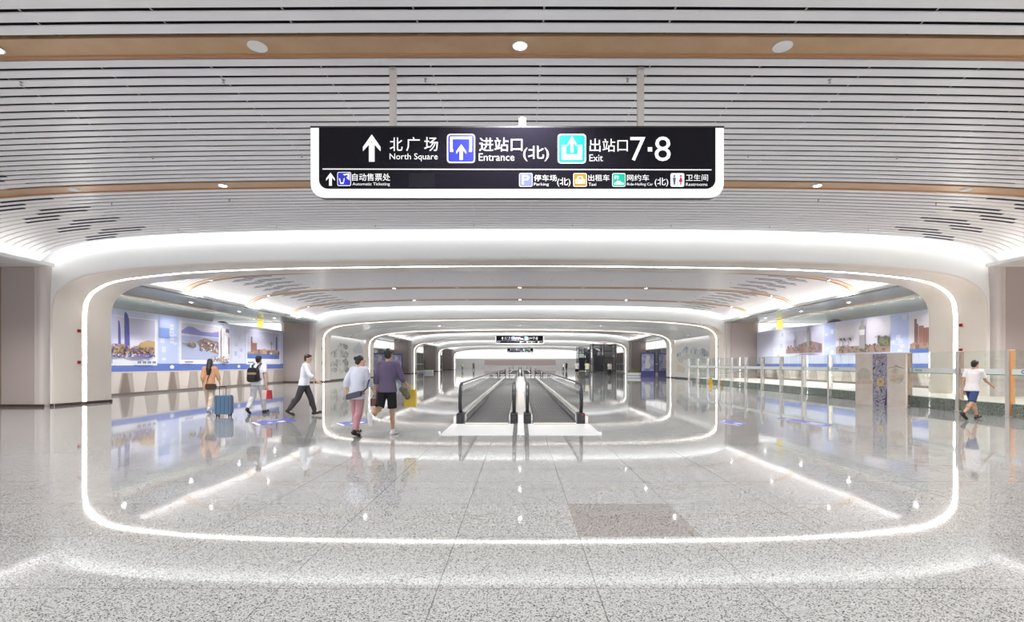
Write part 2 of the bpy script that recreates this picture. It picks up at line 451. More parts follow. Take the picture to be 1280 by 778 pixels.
# brown panels outside the near piers, walls of the near bay
for s in (-1,1):
    nm='left' if s<0 else 'right'
    m=MB(); a,b=sorted((s*16.93,s*23)); m.box(a,b,17.27,17.6,0,4.6)
    o=m.build('wall_'+nm,[M['brown']]); struct(o,f'brown wall panel on the {nm} outside the near pier','wall')
    m=MB(); a,b=sorted((s*18.0,s*18.2)); m.box(a,b,-14,17.3,0,6.4)
    o=m.build('wall_'+nm,[M['pier']]); struct(o,f'taupe side wall of the near bay on the {nm}','wall')
    # outer wall of the side aisles
    m=MB(); a,b=sorted((s*23,s*23.2)); m.box(a,b,17.3,41,0,6.4)
    o=m.build('wall_'+nm,[M['pier']]); struct(o,f'taupe outer wall of the {nm} side aisle behind the mural','wall')
    m=MB(); a,b=sorted((s*17.9,s*23.2)); m.box(a,b,39.62,39.8,0,4.7)
    o=m.build('wall_'+nm,[M['white']]); struct(o,f'white cross wall at the far end of the {nm} side aisle','wall')
    m=MB(); a,b=sorted((s*15.6,s*18.1)); m.box(a,b,54.4,54.58,0,4.7)
    o=m.build('wall_'+nm,[M['pier']]); struct(o,f'taupe return wall behind the third arch on the {nm}','wall')
    # short bay wall behind the landscape painting
    m=MB(); a,b=sorted((s*15.42,s*15.6)); m.box(a,b,ARCH[1]+A1-.1,ARCH[2]+A0+.1,0,3.95)
    o=m.build('wall_'+nm,[M['jamb']]); struct(o,f'cream wall between the second and third arches on the {nm}','wall')
    b_=MB(); a,b=sorted((s*15.40,s*15.45)); b_.box(a,b,42.,52.5,0,.12,0); b_.box(a,b,42.,52.5,3.74,3.80,0); b_.build('baseboard',[M['base']],o)
    # aisle walls of the far bays with glazed shop fronts
    for (a0,b0,i) in ((54.6,75.2,3),(77.3,98.6,4),(100.7,122.5,5)):
        m=MB(); a,b=sorted((s*17.9,s*18.1)); m.box(a,b,a0,b0,0,4.6,0)
        for q in range(7):
            y=a0+1+q*2.8
            a,b=sorted((s*17.86,s*17.9)); m.box(a,b,y,y+2.5,.25,1.3,1); m.box(a,b,y,y+2.5,1.42,3.3,1); m.box(a,b,y,y+2.5,3.42,4.4,2)
        o=m.build('wall_'+nm,[M['white'],M['glassfront'],M['lightbox']]); struct(o,f'glazed side wall of the far aisle on the {nm} before the {ORD[i+1]} arch','wall')
# end of the hall
m=MB(); m.box(-26,26,178,178.3,0,6.5,0); m.box(-12,12,177.9,178,1.0,2.7,1)
m.box(-26,26,177.9,178,3.2,6.2,2)
o=m.build('wall_back',[M['white'],M['rosewall'],M['lightbox']]); struct(o,'bright white end wall with pinkish band far down the hall','wall')
m=MB()
m.box(-26,26,124.7,178,6.3,6.4,0)
for k in range(7):
    y=129+k*7; m.box(-22,22,y,y+4.2,6.25,6.29,1)
o=m.build('ceiling',[M['white'],M['lightbox']]); struct(o,'bright white ceiling with light panels at the far end of the hall','ceiling')
for s in (-1,1):
    m=MB(); a,b=sorted((s*24,s*24.2)); m.box(a,b,122.5,178,0,6.4)
    for q in range(12):
        y=124+q*4.4; a,b=sorted((s*23.9,s*24)); m.box(a,b,y,y+4,.3,5.5,1)
    o=m.build('wall_'+('left' if s<0 else 'right'),[M['white'],M['glassfront']]); struct(o,'white glazed side wall at the far end on the '+('left' if s<0 else 'right'),'wall')
# raised stone platform behind the glass fence on the right
m=MB(); m.box(13.12,13.2,3.,40.2,0,.33,1); m.box(13.12,23,3.,40.2,.33,.345,0); m.box(13.2,23,40.1,40.2,0,.33,1)
o=m.build('floor_right',[M['platform'],M['granite_dark']]); struct(o,'raised beige platform with dark granite kerb behind the glass fence','platform')
# ------------------------------------------------------------------ downlights, speakers, sprinklers
def make_light(r=.085):
    m=MB(); m.lathe([(r+.025,-.004),(r+.025,-.012),(r+.005,-.016),(r,-.006),(r,.0)],28)
    l=MB(); l.cone((0,0,-.0065),(0,0,-.0045),r,r,28)
    return m,l
def make_speaker(r=.13):
    m=MB(); m.lathe([(r,.0),(r,-.012),(r-.015,-.018),(r-.02,-.012)],28)
    l=MB(); l.lathe([(r-.02,-.010),(r-.05,-.016),(.001,-.02)],28)
    return m,l
PLACE={-14.4:'far left',-7.2:'left of centre',0:'middle',7.2:'right of centre',14.4:'far right',-10.8:'outer left',-3.6:'inner left',3.6:'inner right',10.8:'outer right'}
TUN=47.15
ml,ll=make_light(); me_r=ml.mesh('trim_ring',[M['white']],True); me_l=ll.mesh('lens',[M['lamp']])
ms,ls=make_speaker(); me_sr=ms.mesh('rim',[M['white']],True); me_sg=ls.mesh('grille',[M['lampoff']],True)
def obj(name,me,parent=None):
    o=bpy.data.objects.new(name,me); COL.objects.link(o)
    if parent: o.parent=parent
    return o
BANDN={}
allb=[(b,0) for b in BANDS1[1:]]+[(b,1) for b in B2]+[(b,2) for b in bands_for(53.5)]+[(b,3) for b in bands_for(76.2)]+[(b,4) for b in bands_for(99.6)]
BN=['behind the camera','nearest','second','third','fourth','fifth','sixth','seventh','eighth','ninth','tenth','eleventh','twelfth','thirteenth','fourteenth']
SPOTW=1150.
for k,(b,bay) in enumerate(allb):
    for x in (-14.4,-7.2,0,7.2,14.4):
        if k>0 and not (k==1 and abs(x)>14):
            e=empty('downlight',(x,b-.03,zc(x)-.012),f'glowing round downlight in the {BN[k]} bronze ceiling band, {PLACE[x]}','downlight','downlights in the bronze ceiling bands')
            obj('trim_ring',me_r,e); obj('lens',me_l,e)
        if bay<2 or abs(x)<10:
            L=bpy.data.lights.new('downlight_beam','SPOT'); L.energy=SPOTW*(1 if bay<2 else 1.3); L.spot_size=R(130); L.spot_blend=.6; L.shadow_soft_size=.08; L.color=(1,.985,.97)
            lo=bpy.data.objects.new('downlight_beam',L); COL.objects.link(lo); lo.location=(x,b-.03,zc(x)-.06)
    if bay<2 and k>0:
        for x in (-10.8,-3.6,3.6,10.8):
            if k==1 and abs(x)>8: continue
            e=empty('ceiling_speaker',(x,b-.03,zc(x)-.012),f'white round ceiling speaker in the {BN[k]} bronze ceiling band, {PLACE[x]}','speaker','ceiling speakers in the bronze bands')
            obj('rim',me_sr,e); obj('grille',me_sg,e)
for x in (-7.2,0,7.2):
    zt=AZ-interp(ARC,x)+.03
    e=empty('downlight',(x,TUN,zt),f'glowing round downlight in the low white ceiling past the second arch, {PLACE[x]}','downlight','downlights in the bronze ceiling bands')
    obj('trim_ring',me_r,e); obj('lens',me_l,e)
    L=bpy.data.lights.new('downlight_beam','SPOT'); L.energy=1800; L.spot_size=R(165); L.spot_blend=.6; L.shadow_soft_size=.08
    lo=bpy.data.objects.new('downlight_beam',L); COL.objects.link(lo); lo.location=(x,TUN,zt-.05)
sp=MB(); sp.cone((0,0,.06),(0,0,-.045),.009,.009,8); sp.cone((0,0,-.045),(0,0,-.052),.02,.02,10); sp.cone((0,0,-.012),(0,0,-.006),.024,.024,10)
me_sp=sp.mesh('ceiling_sprinkler',[M['steel']])
SX=[.1+3.1*k for k in (-3.5,-2.5,-1.5,-.5,.5,1.5,2.5,3.5)]
for r,(d,desc) in enumerate([(8.1,'nearest the camera'),(11.0,'behind the big sign'),(13.9,'past the second bronze band'),(16.6,'before the first arch'),(22.3,'just beyond the first arch'),(27.4,'mid second bay'),(33.,'towards the second arch')]):
    for q,x in enumerate(SX):
        if abs(x)>.97*d: continue
        o=obj('ceiling_sprinkler',me_sp); o.location=(x,d,zc(x))
        tag(o,f'small dark sprinkler head, {ORD[q+1]} from left in the row {desc}','sprinkler','ceiling sprinkler heads')

# ------------------------------------------------------------------ signs
def text_mesh(txt, x0,x1,z0,z1, y, bold=.004, italic=False):
    c=bpy.data.curves.new('t','FONT'); c.body=txt; c.offset=bold; c.resolution_u=3
    o=bpy.data.objects.new('t',c); COL.objects.link(o); bpy.context.view_layer.update()
    me=bpy.data.meshes.new_from_object(o.evaluated_get(bpy.context.evaluated_depsgraph_get()))
    vs=[v.co.copy() for v in me.vertices]; fs=[tuple(p.vertices) for p in me.polygons]
    bpy.data.objects.remove(o); bpy.data.meshes.remove(me); bpy.data.curves.remove(c)
    ax=min(v.x for v in vs); bx=max(v.x for v in vs); ay=min(v.y for v in vs); by=max(v.y for v in vs)
    return [(x0+(v.x-ax)/(bx-ax)*(x1-x0), y, z0+(v.y-ay)/(by-ay)*(z1-z0)) for v in vs], fs
SD=7.8; SS=SD/F
def sx(p): return (p-650)*SS
def sz(p): return (455-p)*SS+H
M['sign_white']=mat('sign white light',(.25,.25,.25),.4,emit=(1,1,1),es=.95)
M['sign_face']=mat('sign black face',(.008,.007,.012),.12,spec=.25)
M['sign_face2']=mat('sign blank strip',(.006,.006,.010),.2)
M['sign_blue']=mat('sign blue',(.01,.015,.1),.4,emit=(.018,.02,.52),es=1.)
M['sign_teal']=mat('sign teal',(.0,.05,.05),.4,emit=(.0,.66,.64),es=1.)
M['sign_lav']=mat('sign lavender',(.05,.05,.1),.4,emit=(.24,.30,.66),es=1.)
M['sign_gold']=mat('sign gold',(.06,.04,.0),.4,emit=(.62,.36,.03),es=1.)
M['sign_green']=mat('sign green',(.0,.05,.04),.4,emit=(.0,.58,.40),es=1.)
M['sign_red']=mat('sign red figure',(.05,.0,.0),.4,emit=(.5,.02,.08),es=1.)
M['sign_grey']=mat('sign grey figure',(.02,.02,.03),.4,emit=(.10,.11,.18),es=1.)
ICM=[M['sign_white'],M['sign_blue'],M['sign_teal'],M['sign_lav'],M['sign_gold'],M['sign_green'],M['sign_red'],M['sign_grey']]
def rrect(x0,x1,y0,y1,r,n=6,corners=(1,1,1,1)):
    out=[]
    for (cx,cy,a0,on,px,py) in ((x1-r,y0+r,-90,corners[0],x1,y0),(x1-r,y1-r,0,corners[1],x1,y1),(x0+r,y1-r,90,corners[2],x0,y1),(x0+r,y0+r,180,corners[3],x0,y0)):
        if on: out += [(cx+r*math.cos(R(a0+90*k/n)),cy+r*math.sin(R(a0+90*k/n))) for k in range(n+1)]
        else: out.append((px,py))
    return out
def hanging_sign(loc, label, full=True, ceil_z=5.8, simple_rods=False):
    """local origin: sign centre line at its bottom edge; built from pixel measurements of the near sign"""
    root=empty('hanging_sign',loc,label,'sign','overhead wayfinding signs')
    cx,cy,cz=0,SD,0
    fy=-.05           # front of the frame in local y
    def X(p): return sx(p)
    def Z(p): return sz(p)-sz(247.5)
    fr=MB(); 
    out=rrect(X(388.3),X(904.8),Z(247.5),Z(160),.21,8,(1,0,0,1))
    inn=rrect(X(399),X(894),Z(236.3),Z(160),.13,8,(1,0,0,1))
    fr.prism(out,lambda u,v,t:(u,t,v),fy,-fy,0,1)
    fr.build('frame',[M['sign_white'],M['blackp']],root)
    tp=MB(); tp.box(X(388),X(905),fy-.012,-fy+.012,Z(160),Z(158)); tp.build('top_rail',[M['blackp']],root)
    fc=MB(); fc.prism(inn,lambda u,v,t:(u,t,v),fy-.012,fy+.01,0); 
    fc.box(X(511),X(544),fy-.0125,fy-.0118,Z(234.3),Z(217)); fc.m[-6:]=[1]*6
    face=fc.build('face',[M['sign_face'],M['sign_face2']],root)
    Y=fy-.0145; Y2=Y-.002; Y3=Y-.004
    tx=MB()
    def T(s,a,b,c,d,bold=.005):
        v,f=text_mesh(s,X(a),X(b),Z(d),Z(c),Y,bold); tx.add(v,f,0)
    def flat(m,poly,y,mi): m.add([(u,y,v) for u,v in poly],[tuple(range(len(poly)))],mi)
    def arrow(m,x0,x1,y0,y1,y,mi):
        w=x1-x0; cxx=(x0+x1)/2; h=y1-y0
        # chevron head and stem, like the wayfinding arrow
        hw=w/2; t=w*.30; hh=h*.40
        head=[(cxx,y1),(x0,y1-h*.46),(x0,y1-h*.62),(cxx,y1-h*.26),(x1,y1-h*.62),(x1,y1-h*.46)]
        m.add([(u,y,v) for u,v in head],[(0,1,2,3),(0,3,4,5)],mi)
        m.add([(cxx-w*.16,y,y0),(cxx+w*.16,y,y0),(cxx+w*.16,y,y1-h*.3),(cxx-w*.16,y,y1-h*.3)],[(0,1,2,3)],mi)
    arrow(tx,X(454),X(476),Z(202.7),Z(168.6),Y,0)
    T('北',487.5,503.5,172.5,189.3); T('广',508,525,172,189.5); T('场',530.5,547.6,172,189.5)
    T('North Square',487.3,547.3,192.3,202.2,.0)
    T('进站口',599,653,172.5,189.8); T('Entrance',598.6,643,192.3,201.6,.0)
    T('(北)',654,686,183,202)
    T('出站口',736.8,784.5,174,190.3); T('Exit',736.6,753.4,193.6,202.2,.0)
    T('7',787.6,806.6,171.8,201.6,.0); T('8',818,838,171.2,202,.0)
    flat(tx,[(X(809.4),Z(190)),(X(815),Z(190)),(X(815),Z(184.6)),(X(809.4),Z(184.6))],Y,0)
    flat(tx,[(X(403.6),Z(212.5)),(X(889),Z(213.5)),(X(889),Z(212.2)),(X(403.6),Z(211.2))],Y,0)
    arrow(tx,X(408),X(419),Z(232.7),Z(216.4),Y,0)
    if full:
        T('自动售票处',440.5,488,217.3,226.6); T('Automatic Ticketing',441,487.6,228.6,233.4,.0)
        T('停车场',667.4,696,219,227); T('Parking',667.4,686,229,233.6,.0); T('(北)',696.3,713,222.7,233.8)
        T('出租车',735,761.7,218.7,226.8); T('Taxi',735.6,745,229,232.8,.0)
        T('网约车',783.5,811,218.7,226.8); T('Ride-Hailing Car',783.5,816,229,233.4,.0); T('(北)',818,835,222.7,233.8)
        T('卫生间',857,884.6,218.5,226.8); T('Restrooms',857,883.8,229,232.9,.0)
    else:
        T('停车场',667.4,696,219,227); T('出租车',735,761.7,218.7,226.8); T('网约车',783.5,811,218.7,226.8); T('卫生间',857,884.6,218.5,226.8)
    tx.build('lettering',[M['sign_white']],face)
    def icon(a,b,c,d,mi,name='pictogram'):
        m=MB(); r=(b-a)*SS*.12
        flat(m,rrect(X(a),X(b),Z(d),Z(c),r),Y,0)
        e=(b-a)*SS*.045
        flat(m,rrect(X(a)+e,X(b)-e,Z(d)+e,Z(c)-e,r*.7),Y2,mi)
        return m
    # entrance: gate with upward arrow
    m=icon(558.9,594,168,204.4,1)
    gx0,gx1,gz0,gz1=X(562.8),X(590.2),Z(190.6),Z(171.5); t=.038
    m.add([(gx0,Y3,gz0),(gx0+t*1.2,Y3,gz0),(gx0+t*1.2,Y3,gz0+t),(gx0+t,Y3,gz0+t),(gx0+t,Y3,gz1-t),(gx1-t,Y3,gz1-t),(gx1-t,Y3,gz0+t),(gx1-t*1.2,Y3,gz0+t),(gx1-t*1.2,Y3,gz0),(gx1,Y3,gz0),(gx1,Y3,gz1),(gx0,Y3,gz1)],
          [(0,1,2,3),(0,3,4,11),(11,4,5,10),(10,5,6,9),(9,6,7,8)],0)
    arrow(m,X(570.4),X(583),Z(200.6),Z(181),Y3,0)
    m.build('pictogram',ICM,face)
    # exit: tray with upward arrow
    m=icon(697,732.4,168,205,2)
    for bx in ((702,707.5,198.4,182),(722,727.5,198.4,182),(702,727.5,200.5,193.5)):
        flat(m,[(X(bx[0]),Z(bx[2])),(X(bx[1]),Z(bx[2])),(X(bx[1]),Z(bx[3])),(X(bx[0]),Z(bx[3]))],Y3,0)
    arrow(m,X(709),X(720.5),Z(191.5),Z(171),Y3-.001,0)
    m.build('pictogram',ICM,face)
    # ticket machine
    m=icon(422,439.2,215.6,233,1)
    flat(m,[(X(424),Z(223.5)),(X(426),Z(230.5)),(X(430),Z(230.5)),(X(431.5),Z(223.5)),(X(430.2),Z(223.5)),(X(429.3),Z(228.8)),(X(426.8),Z(228.8)),(X(425.4),Z(223.5))],Y3,0)
    flat(m,[(X(429),Z(218.5)),(X(437.5),Z(217.2)),(X(437.5),Z(226)),(X(435),Z(224.5)),(X(433),Z(221.5))],Y3,0)
    flat(m,[(X(431),Z(220.5)),(X(434),Z(219)),(X(435.5),Z(221)),(X(433),Z(222.5))],Y3-.001,1)
    m.build('pictogram',ICM,face)
    # parking
    m=icon(648.9,665.7,217,234,3); v,f=text_mesh('P',X(652.5),X(661.5),Z(231),Z(219.6),Y3,.01); m.add(v,f,0); m.build('pictogram',ICM,face)
    # taxi
    m=icon(716.4,733.4,217,234,4)
    flat(m,[(X(719),Z(230)),(X(731),Z(230)),(X(731),Z(225.2)),(X(729),Z(224)),(X(727.6),Z(220.8)),(X(722.4),Z(220.8)),(X(721),Z(224)),(X(719),Z(225.2))],Y3,0)
    flat(m,[(X(722.3),Z(224.4)),(X(727.7),Z(224.4)),(X(726.8),Z(222)),(X(723.2),Z(222))],Y3-.001,4)
    for q in (721.3,728.7): flat(m,[(X(q)+.012*math.cos(R(40*k)),Z(227.4)+.012*math.sin(R(40*k))) for k in range(9)],Y3-.001,4)
    m.build('pictogram',ICM,face)
    # ride hailing car
    m=icon(765,781.7,217,234,5)
    flat(m,[(X(767.5),Z(231.5)),(X(779.5),Z(231.5)),(X(779.5),Z(229.4)),(X(776.5),Z(228.6)),(X(774.5),Z(226.6)),(X(771),Z(226.6)),(X(769.5),Z(228.6)),(X(767.5),Z(229.4))],Y3,0)
    v,f=text_mesh('约',X(767.5),X(773),Z(225),Z(219.5),Y3,.01); m.add(v,f,0)
    m.build('pictogram',ICM,face)
    # restrooms: man and woman
    m=icon(837.8,855,217,234,0)
    for q,mi in ((842.5,7),(850.5,6)):
        flat(m,[(X(q)+.016*math.cos(R(40*k)),Z(220.8)+.016*math.sin(R(40*k))) for k in range(9)],Y3,mi)
        if mi==7: poly=[(q-1.9,222.6),(q+1.9,222.6),(q+1.5,227),(q+.9,231.6),(q-.9,231.6),(q-1.5,227)]
        else: poly=[(q-.9,222.6),(q+.9,222.6),(q+2.5,228),(q+.8,228),(q+.7,231.6),(q-.7,231.6),(q-.8,228),(q-2.5,228)]
        flat(m,[(X(a),Z(b)) for a,b in poly[::-1]],Y3,mi)
    flat(m,[(X(846.2),Z(232)),(X(846.7),Z(232)),(X(846.7),Z(219)),(X(846.2),Z(219))],Y3,7)
    m.build('pictogram',ICM,face)
    top=Z(158); cz=ceil_z-loc[2]
    for px in (490.5,801.5):
        r=MB(); r.box(X(px)-.045,X(px)+.045,-.045,.045,top,cz); r.build('hanger_rod',[M['steel_l']],root)
    r=MB(); r.box(X(653)-.05,X(653)+.05,-.05,.05,top,top+.12); r.cone((X(653),0,top+.12),(X(653),0,top+.15),.03,.03,12); r.build('junction_box',[M['white']],root)
    return root
zb=sz(247.5)
hanging_sign((0,SD+.05,zb),'large black wayfinding sign with white rounded frame hanging nearest over the concourse')
hanging_sign((0,66,zb),'small distant black wayfinding sign hanging beyond the third arch',full=False,ceil_z=5.8)
hanging_sign((.1,119,zb),'tiny farthest black wayfinding sign seen just below the distant one',full=False,ceil_z=5.8)

# ------------------------------------------------------------------ moving walkways
def walkway(loc, length, label, inner, group='moving walkways along the centre line'):
    """local origin at the near comb, on the centre of the belt; inner=+1 if the neighbour walkway is on +x"""
    root=empty('moving_walkway',loc,label,'moving walkway',group); L=length
    b=MB(); n=int(L/.4)
    b.box(-.50,.50,.0,L,.0,.016)
    for k in range(13): b.box(-.48+k*.08-.012,-.48+k*.08+.012,.02,L-.02,.016,.022)
    for k in range(n): b.box(-.5,.5,k*.4+.2,k*.4+.208,.0165,.0225,1)
    b.build('belt',[M['belt'],M['black']],root)
    c=MB(); x0,x1=(-.80,.63) if inner>0 else (-.63,.80)
    c.box(x0,x1,-2.0,-.12,.0,.012,0); c.box(-.5,.5,-.12,.0,.0,.02,0); c.box(-.5,.5,-.25,-.12,.0,.0145,1)
    for k in range(24): c.box(-.49+k*.0417,-.475+k*.0417,-.03,.05,.018,.026,0)
    c.build('comb_plate',[M['comb'],M['comb_line']],root)
    for s in (-1,1):
        hx=s*.635; r=.415; top=.945; yf=.02
        nm='balustrade'
        sk=MB(); a,bb=sorted((s*.515,s*.60)); sk.box(a,bb,.25,L-.25,.0,.19,0)
        a,bb=sorted((s*.60,s*.70)); sk.box(a,bb,.1,L-.1,.0,.215,1)
        a,bb=sorted((s*.50,s*.517)); sk.box(a,bb,.2,L-.2,.02,.045,2)
        ou=.14 if s!=inner else .0
        if ou: a,bb=sorted((s*.70,s*.80)); sk.box(a,bb,.1,L-.1,.0,.16,1)
        else: a,bb=sorted((s*.70,s*.795)); sk.box(a,bb,.1,L-.1,.0,.2,1)
        sk.build('skirt',[M['steel'],M['steel_l'],M['black']],root)
        # glass panel with rounded ends
        g=MB(); rr=.36; yc=.02+r; zc_=top-.055-rr
        pl=[(yc+.1,.2)]+[(yc-rr*math.cos(R(t))*1.,zc_+rr*math.sin(R(t))) for t in range(-60,91,10)]
        pl=[(.25,.2)]+[(yc-rr*math.cos(R(t)),zc_+rr*math.sin(R(t))) for t in range(-40,91,10)]
        pl=pl+[(L-u,v) for u,v in pl[::-1]]
        g.prism(pl,lambda u,v,t:(t,u,v),hx-.005,hx+.005,0)
        g.build('glass_panel',[M['glass']],root)
        h=MB(); zc2=top-r
        path=[(hx,.42,.13),(hx,.30,.13)]+[(hx,yc-r*math.cos(R(t)),zc2+r*math.sin(R(t))) for t in range(-75,91,8)]
        end=[(hx,L-p[1],p[2]) for p in path[::-1]]
        h.tube(path+[(hx,L/2,top)]+end,.022,10,0,rx=.042)
        h.build('handrail',[M['black']],root)
        e=MB(); e.prism(rrect(-.09,.09,.0,.25,.05,5,(0,1,1,0)),lambda u,v,t:(hx+u,t,v),.04,.42,0)
        e.cone((hx,.0,.14),(hx,.045,.14),.06,.07,16,1)
        e2=MB(); e2.prism(rrect(-.09,.09,.0,.25,.05,5,(0,1,1,0)),lambda u,v,t:(hx+u,t,v),L-.42,L-.04,0); e2.build('handrail_inlet',[M['blackp']],root)
        if s!=inner and inner<0: 
            pass
        ie=e.build('handrail_inlet',[M['blackp'],M['black']],root)
        if s!=inner and inner<0:
            e=MB(); e.cone((hx+.03,.041,.2),(hx+.03,.024,.2),.025,.025,14); e.build('stop_button',[M['red']],ie)
    return root
M['comb']=mat('satin comb plate',(.86,.86,.87),.32,.35)
M['comb_line']=mat('olive yellow comb line',(.45,.42,.16),.5)
walkway((-.775,12.4,0),38.2,'left moving walkway of the nearest pair with black handrails and glass sides',1)
walkway((.81,12.4,0),38.2,'right moving walkway of the nearest pair, red stop button at its outer end',-1)
walkway((-.775,70,0),40,'left moving walkway of the farther pair, seen tiny down the hall',1)
walkway((.81,70,0),40,'right moving walkway of the farther pair, seen tiny down the hall',-1)
m=MB(); m.box(-.055,.09,10.42,12.45,.0,.010,0); m.box(-.045,.08,12.37,50.6,0,.206,1)
M_=m.build('trim_7',[M['comb'],M['steel_l']]); struct(M_,'narrow steel deck between the two near moving walkways','trim')

# ------------------------------------------------------------------ glass fence on the right
FX=13.05
PD=[41-2.07*k for k in range(11)]+[17.85,15.78,14.15,12.1]
pm=MB(); pm.box(0,.17,-.06,.06,0,1.79,0); pm.box(-.012,.0,-.03,.03,.95,1.02,0); pm.box(-.03,.19,-.08,.08,0,.012,0)
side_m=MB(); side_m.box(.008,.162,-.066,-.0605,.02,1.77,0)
M['post_brown_reflection']=mat('painted brown reflection on post',(.46,.36,.30),.18,.75); M['post_steel']=mat('mirror steel post side',(.62,.58,.55),.12,.85); M['post_orange_reflection']=mat('painted orange reflection on post',(.62,.29,.11),.3)  # brown and orange colours paint warm reflections onto the steel post sides
me_p=pm.mesh('post',[M['steel_l']]); me_s=side_m.mesh('side_plate',[M['post_brown_reflection']]); me_s3=side_m.mesh('side_plate',[M['post_steel']]); me_s2=side_m.mesh('side_plate',[M['post_orange_reflection']])
for k,d in enumerate(PD):
    n=len(PD)-k
    e=empty('fence_post',(FX,d,0),f'steel post of the glass fence on the right, {ORD[n]} from the camera' if n<=16 else '','fence post','steel posts of the glass fence')
    if n==2: e['label']='steel post of the glass fence with orange reflection painted on its side, nearest in view'
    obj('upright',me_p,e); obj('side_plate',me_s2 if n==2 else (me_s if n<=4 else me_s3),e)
M['logo_blue']=mat('railway blue',(.03,.12,.40),.4); M['logo_green']=mat('band green',(.03,.35,.28),.4)
for k in range(len(PD)-1):
    a=PD[k+1]+.08; b=PD[k]-.08; n=len(PD)-1-k
    L=b-a
    e=empty('glass_panel',(FX+.06,a,0),f'clear glass fence panel with white band, {ORD[n]} from the camera','glass panel','glass fence panels')
    g=MB(); g.box(-.006,.006,0,L,.03,1.78); g.build('pane',[M['glass2']],e)
    f=MB(); f.box(-.0085,-.0068,0,L,1.12,1.27,0); f.box(-.009,-.0066,0,L,1.10,1.12,1)
    fb=f.build('frosted_band',[M['frost'],M['teal_line']],e)
    if n<=5:
        lg=MB(); yy=L-.14 if n>1 else L-.32; 
        lc=(-.0095,yy,1.195); rr=.05
        ring=[]
        for t in range(0,325,12):
            t2=t+20; ring.append([(lc[0],lc[1]-rr*math.cos(R(t2)),lc[2]+rr*math.sin(R(t2))),(lc[0],lc[1]-.55*rr*math.cos(R(t2)),lc[2]+.55*rr*math.sin(R(t2)))])
        lg.grid(ring,0)
        v,ff=text_mesh('中国铁路',0,.34,1.16,1.235,0,.012); lg.add([(-.0095,yy-.09-p[0],p[2]) for p in v],ff,0)
        lg.build('railway_logo',[M['logo_blue'] if n==1 else M['logo_green']],fb)

# decorative stone screen before the fence
def P2(px,py,z=0):
    d=F*(H-z)/(py-455); return ((px-650)/F*d,d)
a=Vector((11.72,18.45)); b=Vector((12.38,16.95)); u=(b-a).normalized(); ang=math.atan2(u.y,u.x); Ls=(b-a).length
e=empty('decorative_screen',(a.x,a.y,0),'beige marble screen with blue painted middle panel standing before the glass fence','screen',rz=ang)
M['marble']=noisy('beige marble',(.66,.57,.50),(.72,.66,.60),3.,.12)
M['marble2']=noisy('cloudy marble roundel',(.52,.44,.33),(.72,.66,.54),5.,.15)
M['marble3']=mat('grey marble hills',(.40,.34,.29),.2)
M['paint']=noisy('blue floral painting',(.17,.16,.25),(.44,.41,.46),14.,.35,lo=.36,hi=.60)
M['gild']=noisy('ochre flower',(.55,.33,.08),(.65,.55,.35),30.,.35)
w=[0,Ls*.36,Ls*.65,Ls]
for k in (0,2):
    m=MB(); m.box(w[k],w[k+1],0,.1,0,1.77,0)
    cx=(w[k]+w[k+1])/2; rr=.235
    disc=[(cx+rr*math.cos(R(15*q)),1.0+rr*1.15*math.sin(R(15*q))) for q in range(24)]
    m.add([(p,-.003,q) for p,q in disc],[tuple(range(24))],1 if k==2 else 2)
    if k==2:
        hill=[(w[k]+.03,1.28),(cx-.08,1.31),(cx,1.38),(cx+.06,1.33),(w[k+1]-.03,1.27),(w[k+1]-.05,1.25),(cx,1.30),(w[k]+.05,1.26)]
        m.add([(p,-.004,q) for p,q in hill],[tuple(range(8))],3)
    else:
        m.add([(p,-.004,q) for p,q in [(w[k]+.02,.70),(w[k+1]-.02,.72),(w[k+1]-.02,.86),(cx,.92),(w[k]+.02,.8)]],[(0,1,2,3,4)],4)
    M.setdefault('marble4',noisy('rosy marble',(.60,.46,.38),(.66,.55,.47),6.,.15)); M.setdefault('marble5',noisy('greenish marble roundel',(.50,.47,.40),(.58,.54,.47),5.,.15))
    m.build('marble_panel',[M['marble'],M['marble2'],M['marble5'],M['marble3'],M['marble4']],e)
m=MB(); m.box(w[1],w[2],.006,.09,0,1.75,0)
cx=(w[1]+w[2])/2; rnd=random.Random(3)
m.add([(cx-.1,.003,1.58),(cx+.1,.003,1.58),(cx+.1,.003,1.66),(cx-.1,.003,1.66)],[(0,1,2,3)],2)
for q in range(7):
    t=R(51*q); c=(cx+.02+.085*math.cos(t),.8+.1*math.sin(t)); 
    m.add([(c[0]+.05*math.cos(R(45*j)),.002-.0003*q,c[1]+.06*math.sin(R(45*j))) for j in range(8)],[tuple(range(8))],1)
for q in range(16):
    x=rnd.uniform(w[1]+.05,w[2]-.05); z=rnd.uniform(.1,1.5); t=rnd.uniform(0,3)
    if abs(z-.8)<.2: continue
    pts=[(x+.07*math.cos(R(60*j))*math.cos(t)-.025*math.sin(R(60*j))*math.sin(t), z+.07*math.cos(R(60*j))*math.sin(t)+.03*math.sin(R(60*j))*math.cos(t)) for j in range(6)]
    m.add([(p,.0035,r_) for p,r_ in pts],[tuple(range(6))],3 if q%2 else 4)
m.add([(w[2]-.03,.0032,0.02),(w[2]-.005,.0032,.02),(w[2]-.005,.0032,.6),(w[2]-.025,.0032,.62),(w[2]-.05,.0032,.3),(w[2]-.1,.0032,.02)],[(0,1,2,3,4,5)],4)
M['plum']=mat('plum seal',(.35,.2,.2),.4); M['palegrey']=mat('pale lilac leaf',(.52,.50,.54),.4); M['navy']=mat('navy leaf',(.06,.06,.14),.4)
m.build('painted_panel',[M['paint'],M['gild'],M['plum'],M['palegrey'],M['navy']],e)

